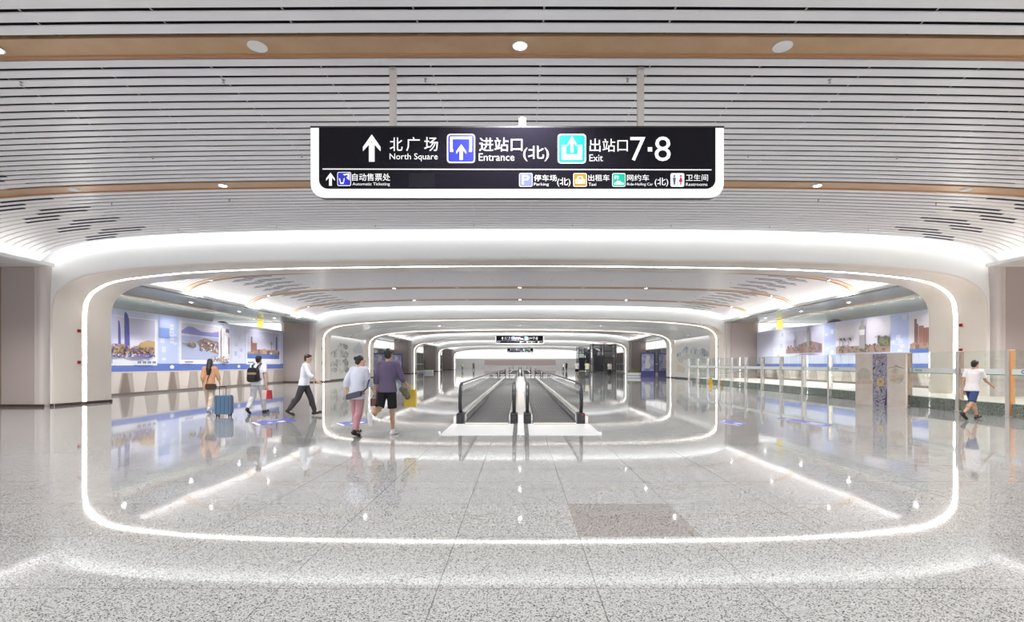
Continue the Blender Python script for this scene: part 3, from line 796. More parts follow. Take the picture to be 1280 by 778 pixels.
# ------------------------------------------------------------------ murals in the second bay
def c_(r,g,b): 
    f=lambda v:((v/255+.055)/1.055)**2.4 if v>10 else v/255/12.92
    return (f(r),f(g),f(b))
PM={n:mat('print '+n,c_(*c),.3) for n,c in dict(bg=(204,208,230),bg2=(178,190,228),bluecol=(128,152,214),band=(92,114,184),white=(226,228,238),sky=(196,194,216),sky2=(206,202,214),navyt=(84,88,158),tan=(150,128,116),brown=(120,88,82),ochre=(176,148,106),violet=(116,100,158),
  hill=(136,134,196),water=(168,176,206),bluewater=(86,110,176),olive=(110,112,86),darkg=(84,82,84),pale=(214,208,208),red=(148,106,96),text=(120,126,150),lilac=(212,215,234),grey=(150,146,152)).items()}
PL=list(PM); PMATS=[PM[k] for k in PL]
class Print:
    """flat printed picture on an aisle wall; u = depth into the hall, v = height"""
    def __init__(s,side,x): s.m=MB(); s.s=side; s.x=x; s.k=0
    def poly(s,pts,c,lift=None):
        s.k+=1; lx=s.x-s.s*(.0004*s.k)
        pts=pts if s.s<0 else pts
        s.m.add([(lx,u,v) for u,v in pts],[tuple(range(len(pts)))],PL.index(c))
    def rect(s,u0,u1,v0,v1,c): s.poly([(u0,v0),(u1,v0),(u1,v1),(u0,v1)],c)
    def build(s,name,parent): return s.m.build(name,PMATS,parent)
def city(p,u0,u1,v0,vmax,rnd,cols,n):
    for k in range(n):
        u=u0+(u1-u0)*rnd.random(); w_=rnd.uniform(.08,.3); h=rnd.uniform(.15,1.)*vmax
        p.rect(max(u0,u-w_),min(u1,u+w_),v0,v0+h,rnd.choice(cols))
def blobs(p,u0,u1,v0,v1,rnd,cols,n,r0=.05,r1=.18):
    for k in range(n):
        u=rnd.uniform(u0,u1); v=rnd.uniform(v0,v1); r=rnd.uniform(r0,r1)
        p.poly([(min(max(u+r*1.5*math.cos(R(60*q+20)),u0),u1),min(max(v+r*math.sin(R(60*q+20)),v0-.1),v1+.15)) for q in range(6)],rnd.choice(cols))
M['yellow_cloth']=mat('pale yellow cloth',(.80,.62,.16),.6)
M['added_uplight']=mat('uplight strip',(1,1,1),.5,emit=(.9,1,.97),es=60.)
def mural(side):
    s=side; X=s*17.75; nm='left' if s<0 else 'right'
    top=3.85 if s<0 else 3.76; z0=1.06
    a0,a1=19.3,39.55
    root=empty('mural_board',(0,0,0),f'long blue and lilac mural board of city photographs along the {nm} aisle','mural')
    b=MB(); x0,x1=sorted((X,X+s*.12)); b.box(x0,x1,a0,a1,z0,top,0)
    b.build('board',[PM['bg']],root)
    c=MB(); x0,x1=sorted((X+s*.14,X+s*.22)); c.box(x0,x1,a0+.5,a1-.3,top-.3,top-.26); c.build('added_uplight_strip',[M['added_uplight']],root)  # unseen glowing bar added behind the board to brighten the aisle ceiling
    g=Print(s,X-s*.002); rnd=random.Random(5 if s<0 else 9)
    g.rect(a0,a1,z0,z0+.36,'band')
    for k,(u0,u1,c) in enumerate([(25.9,27.4,'bg2'),(32.5,34.,'lilac'),(22.,23,'bg2')] if s<0 else [(29.7,30.8,'bg2'),(24.1,25.3,'bg2'),(35.3,37,'lilac')]):
        g.rect(u0,u1,z0+.36,top-.02,c)
        for q in range(14):
            v=rnd.uniform(z0+.5,top-.3); uu=rnd.uniform(u0,u1-.3); g.rect(uu,uu+.3,v,v+rnd.uniform(.05,.3),rnd.choice(['bg','lilac','bg2']))
    if s<0:
        g.rect(25.95,26.7,2.7,3.7,'bluecol'); g.rect(25.95,27.3,3.2,3.7,'bg2')
        for q in range(6): g.rect(26.75,27.05,3.3-q*.17,3.41-q*.17,'lilac')
    for q in (26.9,33.3) if s<0 else (30.2,):
        g.poly([(q-.12,1.16),(q+.12,1.16),(q+.18,1.28),(q,1.36),(q-.18,1.28)],'lilac')
    g.build('background_print',root)
    if s<0:
        # picture one: twin blue towers over a waterfront
        p=Print(s,X-s*.012); p.rect(19.6,25.8,1.33,3.55,'white'); p.rect(19.7,25.65,1.68,3.5,'sky'); p.rect(19.7,25.65,1.68,2.5,'sky2')
        p.poly([(23.68,1.9),(24.02,1.9),(23.96,3.4),(23.86,3.66),(23.72,3.76),(23.66,3.6)],'navyt'); p.poly([(23.30,1.95),(23.48,1.95),(23.44,3.0),(23.38,3.3),(23.30,3.35)],'navyt')
        city(p,19.7,25.6,1.9,.40,rnd,['tan','brown','ochre','violet','pale'],90)
        p.poly([(24.6,2.05),(25.6,2.0),(25.6,2.5),(25.1,2.52),(24.6,2.38)],'ochre'); blobs(p,22.6,25.5,1.75,2.2,rnd,['brown','tan','violet','ochre','darkg','olive'],170,.02,.07)
        blobs(p,22.6,25.5,1.72,1.85,rnd,['violet','water','pale','navyt'],60,.02,.06)
        p.poly([(24.0,1.70),(24.9,1.69),(24.8,1.78),(24.1,1.82)],'violet')
        for q in range(4): p.rect(24.3+q*.33,24.55+q*.33,1.42,1.53,'text')
        p.build('photo_print',root)
        # picture two: a bay from the air, with a tall inset
        p=Print(s,X-s*.012); p.rect(27.5,32.25,1.40,3.70,'white'); p.rect(27.65,31.1,1.62,3.55,'water'); p.rect(27.65,31.1,2.9,3.55,'sky2')
        p.poly([(27.65,3.15),(28.2,3.42),(28.7,3.4),(29.4,3.2),(30.4,3.2),(31.1,3.3),(31.1,2.95),(29.2,2.97),(27.65,3.02)],'hill')
        p.poly([(28.9,2.62),(29.7,2.85),(31.1,2.65),(31.1,1.95),(30.2,2.1),(29.3,2.3)],'tan'); blobs(p,29.2,31.,2.1,2.7,rnd,['brown','tan','violet','ochre','pale','darkg'],150,.02,.06)
        p.rect(27.65,28.3,2.45,2.5,'tan'); blobs(p,28.1,28.9,2.35,2.55,rnd,['olive','tan'],8,.04,.1)
        p.rect(31.25,32.1,1.65,3.5,'pale'); p.poly([(31.5,1.7),(32.0,1.7),(31.85,3.1),(31.6,3.1)],'white'); p.poly([(31.7,3.3),(32.1,3.25),(32.1,3.5),(31.7,3.5)],'violet'); p.rect(32.,32.1,2.,3.,'brown'); blobs(p,30.3,32.05,1.5,1.85,rnd,['ochre','tan','pale','white'],80,.02,.06)
        p.rect(27.8,28.5,1.47,1.54,'text'); p.rect(31.5,32,1.44,1.52,'text')
        p.build('photo_print',root)
        # picture three: waterfront skyline
        p=Print(s,X-s*.012); p.rect(34.2,39.1,1.38,3.68,'white'); p.rect(34.35,38.9,1.75,3.6,'sky'); p.rect(34.35,38.9,1.75,2.12,'bluewater')
        p.rect(34.8,35.0,2.1,3.2,'brown'); p.rect(34.9,35.6,2.1,2.8,'red'); p.poly([(38.3,2.1),(38.6,2.1),(38.58,3.35),(38.35,3.4)],'navyt'); p.rect(37.6,37.75,2.1,3.0,'grey'); p.rect(37.5,37.85,2.75,2.95,'grey'); p.rect(38.0,38.06,2.1,3.55,'grey')
        city(p,34.4,38.9,2.08,.35,rnd,['ochre','tan','brown','pale'],40); p.rect(34.4,35.2,1.47,1.54,'text')
        p.build('photo_print',root)
    else:
        p=Print(s,X-s*.012); p.rect(31.,35.2,2.05,3.5,'sky'); p.poly([(31.,2.08),(35.2,2.08),(35.2,2.4),(34,2.45),(33,2.75),(32.2,2.8),(31.,2.6)],'tan'); blobs(p,31.1,35,2.12,2.6,rnd,['brown','tan','tan','olive','grey','violet'],160,.02,.07)
        p.poly([(32.25,2.5),(32.55,2.5),(32.5,3.3),(32.6,3.35),(32.5,3.55),(32.4,3.75),(32.3,3.55),(32.2,3.35),(32.3,3.3)],'grey'); p.rect(33.9,34.1,2.4,2.95,'grey')
        p.poly([(33.8,3.1),(34.3,3.4),(34.6,3.2),(35.,3.35),(35.1,2.95),(34.2,2.9)],'bg')
        p.build('photo_print',root)
        p=Print(s,X-s*.012); p.rect(25.3,29.65,1.88,3.66,'sky2'); p.rect(25.3,29.65,1.88,2.0,'water'); p.rect(25.3,29.65,1.98,2.35,'tan'); blobs(p,25.4,29.5,2.02,2.4,rnd,['brown','olive','tan','darkg','grey'],130,.02,.06)
        p.poly([(27.05,2.2),(27.55,2.2),(27.5,3.2),(27.6,3.22),(27.55,3.36),(27.42,3.42),(27.36,3.66),(27.24,3.66),(27.18,3.42),(27.05,3.36),(27.,3.22),(27.1,3.2)],'grey')
        p.rect(27.1,27.5,2.9,3.18,'pale')
        for q in (26.1,28.4,28.9,29.2):
            p.rect(q-.02,q+.02,2.3,2.75,'darkg'); 
            for t in range(5): p.poly([(q,2.76),(q+.24*math.cos(R(t*45)),2.74+.13*math.sin(R(t*45))),(q+.2*math.cos(R(t*45+20)),2.66+.13*math.sin(R(t*45+20)))],'darkg')
        p.poly([(25.3,2.3),(26.,2.35),(26.1,2.6),(25.7,2.75),(25.3,2.72)],'olive'); blobs(p,25.3,26.1,2.4,2.7,rnd,['darkg','olive'],16,.05,.12)
        p.build('photo_print',root)
        p=Print(s,X-s*.012); p.rect(22.4,24.05,1.9,3.64,'sky2'); p.rect(22.4,24.05,1.9,2.1,'bluewater'); p.rect(22.8,23.25,2.15,3.0,'red'); p.rect(23.2,23.5,2.15,3.1,'red'); p.rect(23.52,23.6,2.15,3.2,'brown'); p.rect(23.6,23.75,2.15,3.42,'brown')
        city(p,22.4,24.,2.08,.3,rnd,['tan','brown','ochre'],16)
        for q in range(3): p.rect(22.9+q*.12,22.95+q*.12,2.2,2.95,'brown')
        p.build('photo_print',root)
        g=Print(s,X-s*.016); g.poly([(31.2,1.95),(32.,2.02),(33.2,2.02),(34.6,1.86),(33.2,1.97),(32.,1.96)],'text'); g.build('arc_print',root)
    # plinth wall with trapezoid cladding
    zf=0 if s<0 else .345
    m=MB(); x0,x1=sorted((X-s*.02,X+s*.2)); m.box(x0,x1,a0,a1,zf,z0-.01,0); x0,x1=sorted((X-s*.03,X)); m.box(x0,x1,a0,a1,z0-.06,z0-.01,1); m.box(x0,x1,a0,a1,zf,zf+.1,2)
    k=0; u=a0
    while u<a1-1.6:
        xx=X-s*.024; 
        m.add([(xx,u+.12,zf+.1),(xx,u+.75,zf+.1),(xx,u+.95,z0-.07),(xx,u+.0,z0-.07)],[(0,1,2,3)],1)
        m.add([(xx,u+.85,zf+.1),(xx,u+1.5,zf+.1),(xx,u+1.3,z0-.07),(xx,u+1.05,z0-.07)],[(0,1,2,3)],3 if k%2 else 4)
        u+=1.62; k+=1
    o=m.build('wall_'+nm,[M['pl_dark'],M['pl_light'],M['pl_base'],M['pl_mid'],M['pl_brown']]); struct(o,f'low wall with trapezoid stone pattern under the {nm} mural','wall')
    c=MB(); c.ball((0,0,0),(.45,.45,.42),20,12); 
    d=c.build('dome_cover',[M['blackp']],smooth=True); d.location=(s*18.62,33.0 if s<0 else 31.2,3.66)
    tag(d,f'black dome rising just above the top edge of the {nm} mural','dome')
    st=MB(); st.cone((0,0,-3.62 if s<0 else -3.27),(0,0,-.2),.08,.08,12); st.build('stand',[M['blackp']],d)
    y=MB(); x0,x1=-.22,.22; y.box(x0,x1,-.03,.03,-1.0,0); yo=y.build('hanging_banner',[M['yellow_cloth']]); yo.location=(s*18.4,37.4,4.5); tag(yo,f'narrow yellow hanging banner above the far end of the {nm} mural','banner')
    # bright cove over the cross wall at the end of the aisle
    m=MB(); x0,x1=sorted((s*18.,s*23)); m.box(x0,x1,39.5,39.6,4.22,4.42,0); o=m.build('trim_%d'%(8 if s<0 else 9),[M['lightbox']]); struct(o,f'glowing white light cove at the far end of the {nm} aisle','light cove')
M['pl_dark']=mat('taupe plinth stone',(.40,.35,.31),.3); M['pl_light']=mat('pale plinth stone',(.62,.56,.51),.3); M['pl_base']=mat('plinth base',(.16,.13,.12),.4)
M['pl_mid']=mat('grey plinth stone',(.42,.37,.34),.3); M['pl_brown']=mat('brown plinth stone',(.24,.19,.16),.3)
mural(-1); mural(1)

# ink landscape paintings on the tunnel walls
def ink(name,hue):
    m=mat(name,(.7,.69,.66),.4); t=m.node_tree; n=t.nodes; L=t.links.new; b=n['Principled BSDF']
    tc=n.new('ShaderNodeTexCoord')
    no=n.new('ShaderNodeTexNoise'); no.inputs['Scale'].default_value=.55; no.inputs['Detail'].default_value=6; no.inputs['Roughness'].default_value=.62
    n2=n.new('ShaderNodeTexNoise'); n2.inputs['Scale'].default_value=3.2; n2.inputs['Detail'].default_value=5
    L(tc.outputs['Object'],no.inputs['Vector']); L(tc.outputs['Object'],n2.inputs['Vector'])
    cr=n.new('ShaderNodeValToRGB'); e=cr.color_ramp.elements; e[0].position=.42; e[0].color=(*hue,1); e[1].position=.60; e[1].color=(.78,.765,.73,1)
    c2=n.new('ShaderNodeValToRGB'); e=c2.color_ramp.elements; e[0].position=.36; e[0].color=(.45,.45,.44,1); e[1].position=.56; e[1].color=(1,1,1,1)
    L(no.outputs['Fac'],cr.inputs['Fac']); L(n2.outputs['Fac'],c2.inputs['Fac'])
    mx=n.new('ShaderNodeMix'); mx.data_type='RGBA'; mx.blend_type='MULTIPLY'; mx.inputs[0].default_value=.6
    L(cr.outputs['Color'],mx.inputs[6]); L(c2.outputs['Color'],mx.inputs[7]); L(mx.outputs[2],b.inputs['Base Color']); return m
M['ink_l']=ink('ink landscape grey',(.20,.21,.21)); M['ink_r']=ink('ink landscape blue grey',(.28,.35,.40))
M['paper']=mat('painting ground',(.74,.725,.69),.4); M['mist']=mat('misty grey wash',(.56,.58,.58),.4); M['ochrewash']=mat('ochre wash',(.66,.58,.46),.4)
for s in (-1,1):
    nm='left' if s<0 else 'right'; X=s*15.392
    e=empty('wall_painting',(0,0,0),'grey ink landscape painting of trees and clouds on the left tunnel wall' if s<0 else 'pale blue misty mountain landscape painting on the right tunnel wall','painting')
    m=MB(); a,b=sorted((X,X+s*.02)); m.box(a,b,42.4,52.1,.13,3.72); m.build('canvas',[M['paper']],e)
    p=MB(); rnd=random.Random(11 if s<0 else 12); k=0
    def poly(pts,mi):
        global kk
        kk+=1; p.add([(X-s*(.004+.0003*kk),u,v) for u,v in pts],[tuple(range(len(pts)))],mi)
    kk=0
    if s<0:
        poly([(48.5,2.7),(49.6,3.15),(50.6,3.5),(51.6,2.9),(51.9,2.4),(49,2.4)],1)
        for q in range(20):
            u=42.9+rnd.random()*4.2; v=rnd.choice([.9,1.4,1.6,2.2,2.5,2.9]); 
            poly([(u+rnd.uniform(.6,1.)*math.cos(R(30*j)),v+rnd.uniform(.16,.34)*math.sin(R(30*j))) for j in range(12)],0)
    else:
        poly([(43.,2.35),(44.5,2.75),(45.5,2.55),(46.6,3.1),(47.5,2.7),(49,3.05),(50.5,2.55),(51.8,2.4),(51.8,2.1),(43,2.)],0)
        poly([(44.,2.0),(46,2.3),(48.5,2.2),(51.5,2.0),(51.5,1.8),(44,1.75)],1)
        poly([(49,1.0),(51.5,1.4),(51.8,.7),(49.6,.5)],2); poly([(49.6,1.9),(51,1.95),(51.4,1.6),(50,1.45)],2)
    p.build('brushwork',[M['ink_l'] if s<0 else M['ink_r'],M['mist'],M['ochrewash']],e)

# ------------------------------------------------------------------ small fixtures
def alarm(loc,label,s,horn=False):
    e=empty('wall_alarm',loc,label,'fire alarm','red alarms on the arch lining')
    m=MB(); a,b=sorted((0,-s*.035)); m.box(a,b,-.055,.055,-.055,.055,0)
    m.build('housing',[M['red']],e)
    m=MB(); a,b=sorted((-s*.035,-s*.06)); m.cone((-s*.035,0,0),(-s*.055,0,0),.032,.028,16,0); m.build('button',[M['blackp']],e)
def jx(d,dd): return 15.25*(1-dd*.0095)
for s,nm in ((-1,'left'),(1,'right')):
    dd=-.22
    zz=(2.55,1.46) if s<0 else (2.75,1.88)
    for z,w_ in zip(zz,('upper','lower')):
        alarm((s*(jx(0,dd)-.003),18.5+dd,z),f'{w_} red alarm on the {nm} jamb of the first arch, beside its light strip',s)
        alarm((s*(jx(0,dd)-.003),41+dd,z),f'{w_} tiny red alarm on the {nm} jamb of the second arch',s)
# floor stickers
M['stk']=mat('blue floor sticker',(.085,.095,.36),.3); M['stkw']=mat('white sticker print',(.80,.80,.84),.3)
def sticker(pts,label,flip):
    """pts: 4 pixel corners on the floor"""
    g=[P2(*p) for p in pts]; cx=sum(p[0] for p in g)/4; cy_=sum(p[1] for p in g)/4
    e=empty('floor_sticker',(cx,cy_,0),label,'floor sticker','blue wayfinding floor stickers')
    q=[Vector((p[0]-cx,p[1]-cy_)) for p in g]
    m=MB(); n=4; m.add([(p.x,p.y,.0) for p in q]+[(p.x,p.y,.0025) for p in q],[(0,1,2,3),(4,5,6,7)]+[(i,(i+1)%4,4+(i+1)%4,4+i) for i in range(4)],0); m.build('sheet',[M['stk']],e)
    a,b,c,d=q; bil=lambda u,v:(a*(1-u)*(1-v)+b*u*(1-v)+c*u*v+d*(1-u)*v)
    m=MB()
    def F_(l): m.add([(bil(u,v).x,bil(u,v).y,.0035) for u,v in l],[tuple(range(len(l)))],0)
    F_([(.03,.02),(.97,.02),(.97,.10),(.03,.10)]); F_([(.08,.4),(.16,.4),(.16,.8),(.08,.8)]); F_([(.12,.9),(.05,.72),(.19,.72)])
    F_([(.60,.55),(.9,.55),(.9,.72),(.60,.72)]); F_([(.60,.3),(.82,.3),(.82,.4),(.60,.4)])
    m.build('print',[M['stkw']],e)
sticker([(312,528.5),(322,532.5),(372,526),(360,522.5)],'blue floor sticker beside the feet of the person in white shirt',0)
sticker([(418,529.5),(428,533),(468,527.5),(456,524.3)],'blue floor sticker behind the person in pink trousers',0)
sticker([(898,528),(924,533.5),(934,529.5),(904,525)],'blue floor sticker nearer the right moving walkway, right of centre',0)
sticker([(970,523.5),(1030,534),(1041,531.5),(984,523)],'long blue floor sticker nearest the stone screen on the right',0)
# yellow caution sign by the fence
e=empty('caution_sign',(12.75,35.3,0),'small orange yellow folding caution sign by the far end of the glass fence','caution sign')
for q,nm in ((-1,'front_panel'),(1,'back_panel')):
    m=MB(); m.add([(-.12,q*.11,0),(.12,q*.11,0),(.08,q*.012,.42),(-.08,q*.012,.42),(-.12,q*.11+.01,0),(.12,q*.11+.01,0),(.08,q*.012+.01,.42),(-.08,q*.012+.01,.42)],[(0,1,2,3),(7,6,5,4),(0,4,5,1),(1,5,6,2),(2,6,7,3),(3,7,4,0)]); m.build(nm,[M['yellow']],e)
m=MB(); m.box(-.06,.06,-.02,.02,.41,.44); m.build('handle',[M['blackp']],e)

# planters
M['leaf']=noisy('green leaves',(.10,.18,.04),(.28,.34,.10),20.,.5)
def planter(loc,w_,label,rz=0):
    e=empty('planter',loc,label,'planter','white planters',rz)
    m=MB(); m.prism(rrect(-w_/2,w_/2,-.3,.3,.28,6),lambda u,v,t:(u*(1 if t>.02 else .93),v*(1 if t>.02 else .93),t),.0,.44,0); m.build('pot',[M['white']],e)
    m=MB(); m.prism(rrect(-w_/2-.004,w_/2+.004,-.304,.304,.28,6),lambda u,v,t:(u,v,t),.12,.17,0); m.build('blue_band',[M['logo_blue']],e)
    m=MB(); rnd=random.Random(int(loc[1]))
    for k in range(260):
        x=rnd.uniform(-w_/2+.06,w_/2-.06); y=rnd.uniform(-.24,.24); z=.42+rnd.random()*.36*(1-abs(x/w_)); a=rnd.uniform(0,6.28); t=rnd.uniform(.2,1.2); l=rnd.uniform(.1,.2)
        d_=Vector((math.cos(a)*math.cos(t),math.sin(a)*math.cos(t),math.sin(t))); q=d_.cross(Vector((0,0,1))).normalized()*.03
        o=Vector((x,y,z)); m.add([o,o+d_*l*.5+q,o+d_*l,o+d_*l*.5-q],[(0,1,2,3)],0)
    o=m.build('foliage',[M['leaf']],e)
planter((12.25,56.8,0),1.55,'white planter of low greenery before the right jamb of the fourth arch')
planter((-14.0,81.,0),1.5,'white planter with a small bush beyond the fourth arch on the left')
# light box advertising screens
M['adblue']=noisy('lilac blue poster',(.20,.22,.50),(.62,.64,.86),1.6,.3); M['adwhite']=mat('poster white figure',(.8,.8,.88),.4); M['adband']=mat('indigo base',(.10,.10,.34),.3)
for nm_,m_ in (('adblue',1.),('adwhite',1.)):
    pass
def adscreen(loc,rz,label):
    e=empty('advert_screen',loc,label,'advertising screen','indigo advertising screens',rz)
    m=MB(); m.box(-.75,.75,-.12,.12,.0,2.65,0); m.build('casing',[M['adband']],e)
    m=MB(); m.box(-.66,.66,-.128,-.119,.62,2.5,0)
    m.add([(-.3,-.130,.9),(.1,-.130,.85),(.35,-.130,1.2),(.12,-.130,1.7),(.28,-.130,2.2),(-.05,-.130,2.35),(-.25,-.130,1.8)],[(0,1,2,3,4,5,6)],1); m.build('poster',[M['adblue'],M['adwhite']],e)
    m=MB(); m.box(-.78,-.75,-.13,.13,0,2.66); m.box(.75,.78,-.13,.13,0,2.66); m.build('edge_trim',[M['blackp']],e)
adscreen((14.2,58.6,0),R(-25),'indigo advertising screen right of the planter, beyond the third arch on the right')
adscreen((16.6,60.5,0),R(-18),'indigo advertising screen half hidden by the right jamb of the third arch')
adscreen((-15.4,65.5,0),R(28),'indigo advertising screen beside the pier beyond the third arch on the left')
adscreen((-16.2,61.,0),R(20),'indigo advertising screen partly behind the person in purple')
# lift shafts
def lift(loc,wx,wy,label):
    e=empty('lift_shaft',loc,label,'lift shaft','dark glazed lift shafts'); h=4.7
    for x in (-wx/2,0,wx/2):
        for y in (-wy/2,wy/2):
            m=MB(); m.box(x-.09,x+.09,y-.09,y+.09,0,h); m.build('column',[M['dsteel']],e)
    m=MB()
    for z in (.1,1.2,2.3,3.4,4.5):
        m.box(-wx/2,wx/2,-wy/2-.06,-wy/2+.06,z,z+.1); m.box(-wx/2,wx/2,wy/2-.06,wy/2+.06,z,z+.1)
        for x in (-wx/2,wx/2): m.box(x-.06,x+.06,-wy/2,wy/2,z,z+.1)
    m.build('rail',[M['dsteel']],e)
    m=MB()
    for y in (-wy/2,wy/2): m.box(-wx/2,wx/2,y-.01,y+.01,.2,h-.1)
    for x in (-wx/2,wx/2): m.box(x-.01,x+.01,-wy/2,wy/2,.2,h-.1)
    m.build('glazing',[M['glassd']],e)
    m=MB(); m.box(-wx/2+.25,wx/2-.25,-wy/2+.3,wy/2-.3,.15,2.6); m.box(-.03,.03,-.03,.03,2.6,h); m.build('lift_car',[M['lcar']],e)
M['dsteel']=mat('dark grey steel',(.13,.13,.135),.35,.5); M['lcar']=mat('grey lift car',(.30,.29,.28),.4)
lift((13.6,87,0),3.6,3.,'dark glazed lift shaft standing beyond the fourth arch on the right, nearer one')
lift((12.6,101.5,0),3.,3.,'dark glazed lift shaft standing farther down the hall on the right')

# downlights added in the aisle ceilings to brighten the murals
for s in (-1,1):
    nm='left' if s<0 else 'right'
    for q,d in enumerate((22.,26.5,31.,35.5)):
        e=empty('added_aisle_downlight',(s*16.5,d,4.497),f'small round downlight added to brighten the {nm} mural aisle, {ORD[q+1]} from the camera','downlight','added aisle downlights')
        obj('trim_ring',me_r,e); obj('lens',me_l,e)
        L=bpy.data.lights.new('added_aisle_beam','SPOT'); L.energy=260.; L.spot_size=R(140); L.spot_blend=.7; L.shadow_soft_size=.08; L.color=(1,.99,.98)
        lo=bpy.data.objects.new('added_aisle_beam',L); COL.objects.link(lo); lo.location=(s*16.5,d,4.46)
# ------------------------------------------------------------------ people
SKIN=mat('skin',(.62,.40,.28),.5); SKIN2=mat('tanned skin',(.50,.30,.19),.5)
HAIR=mat('dark hair',(.018,.013,.012),.5); EYE=mat('eye',(.03,.02,.02),.2)
def fabric(n,c): return mat('fabric '+n,c,.8,spec=.2)
FB={n:fabric(n,c) for n,c in dict(tan=(.62,.34,.20),beige=(.66,.55,.45),white=(.78,.80,.86),grey=(.60,.60,.62),black=(.02,.02,.023),pink=(.50,.27,.30),paleblue=(.66,.69,.80),purple=(.135,.11,.185),navy=(.05,.07,.18),lime=(.70,.72,.48),dgrey=(.2,.2,.22),char=(.06,.055,.06),shirt=(.74,.70,.70)).items()}
def solid(m,name,mt,parent,voxel,smooth=4):
    """one continuous skin over overlapping limbs"""
    me=m.mesh(name,mt); o=bpy.data.objects.new(name,me); COL.objects.link(o)
    r=o.modifiers.new('r','REMESH'); r.mode='VOXEL'; r.voxel_size=voxel; r.use_smooth_shade=True
    s=o.modifiers.new('s','SMOOTH'); s.factor=.5; s.iterations=smooth
    bpy.context.view_layer.update()
    me2=bpy.data.meshes.new_from_object(o.evaluated_get(bpy.context.evaluated_depsgraph_get()))
    o.modifiers.clear(); o.data=me2; bpy.data.meshes.remove(me); me2.name=name
    if not me2.materials: me2.materials.append(mt)
    me2.polygons.foreach_set('use_smooth',[True]*len(me2.polygons))
    o.parent=parent; return o
def loft(m,rings,n=20,mi=0):
    """rings: (center, rx, ry)"""
    P=[[(c[0]+rx*math.cos(2*math.pi*k/n), c[1]+ry*math.sin(2*math.pi*k/n), c[2]) for k in range(n)] for c,rx,ry in rings]
    m.grid(P,mi,close_v=True); m.add(P[0],[tuple(range(n-1,-1,-1))],mi); m.add(P[-1],[tuple(range(n))],mi)

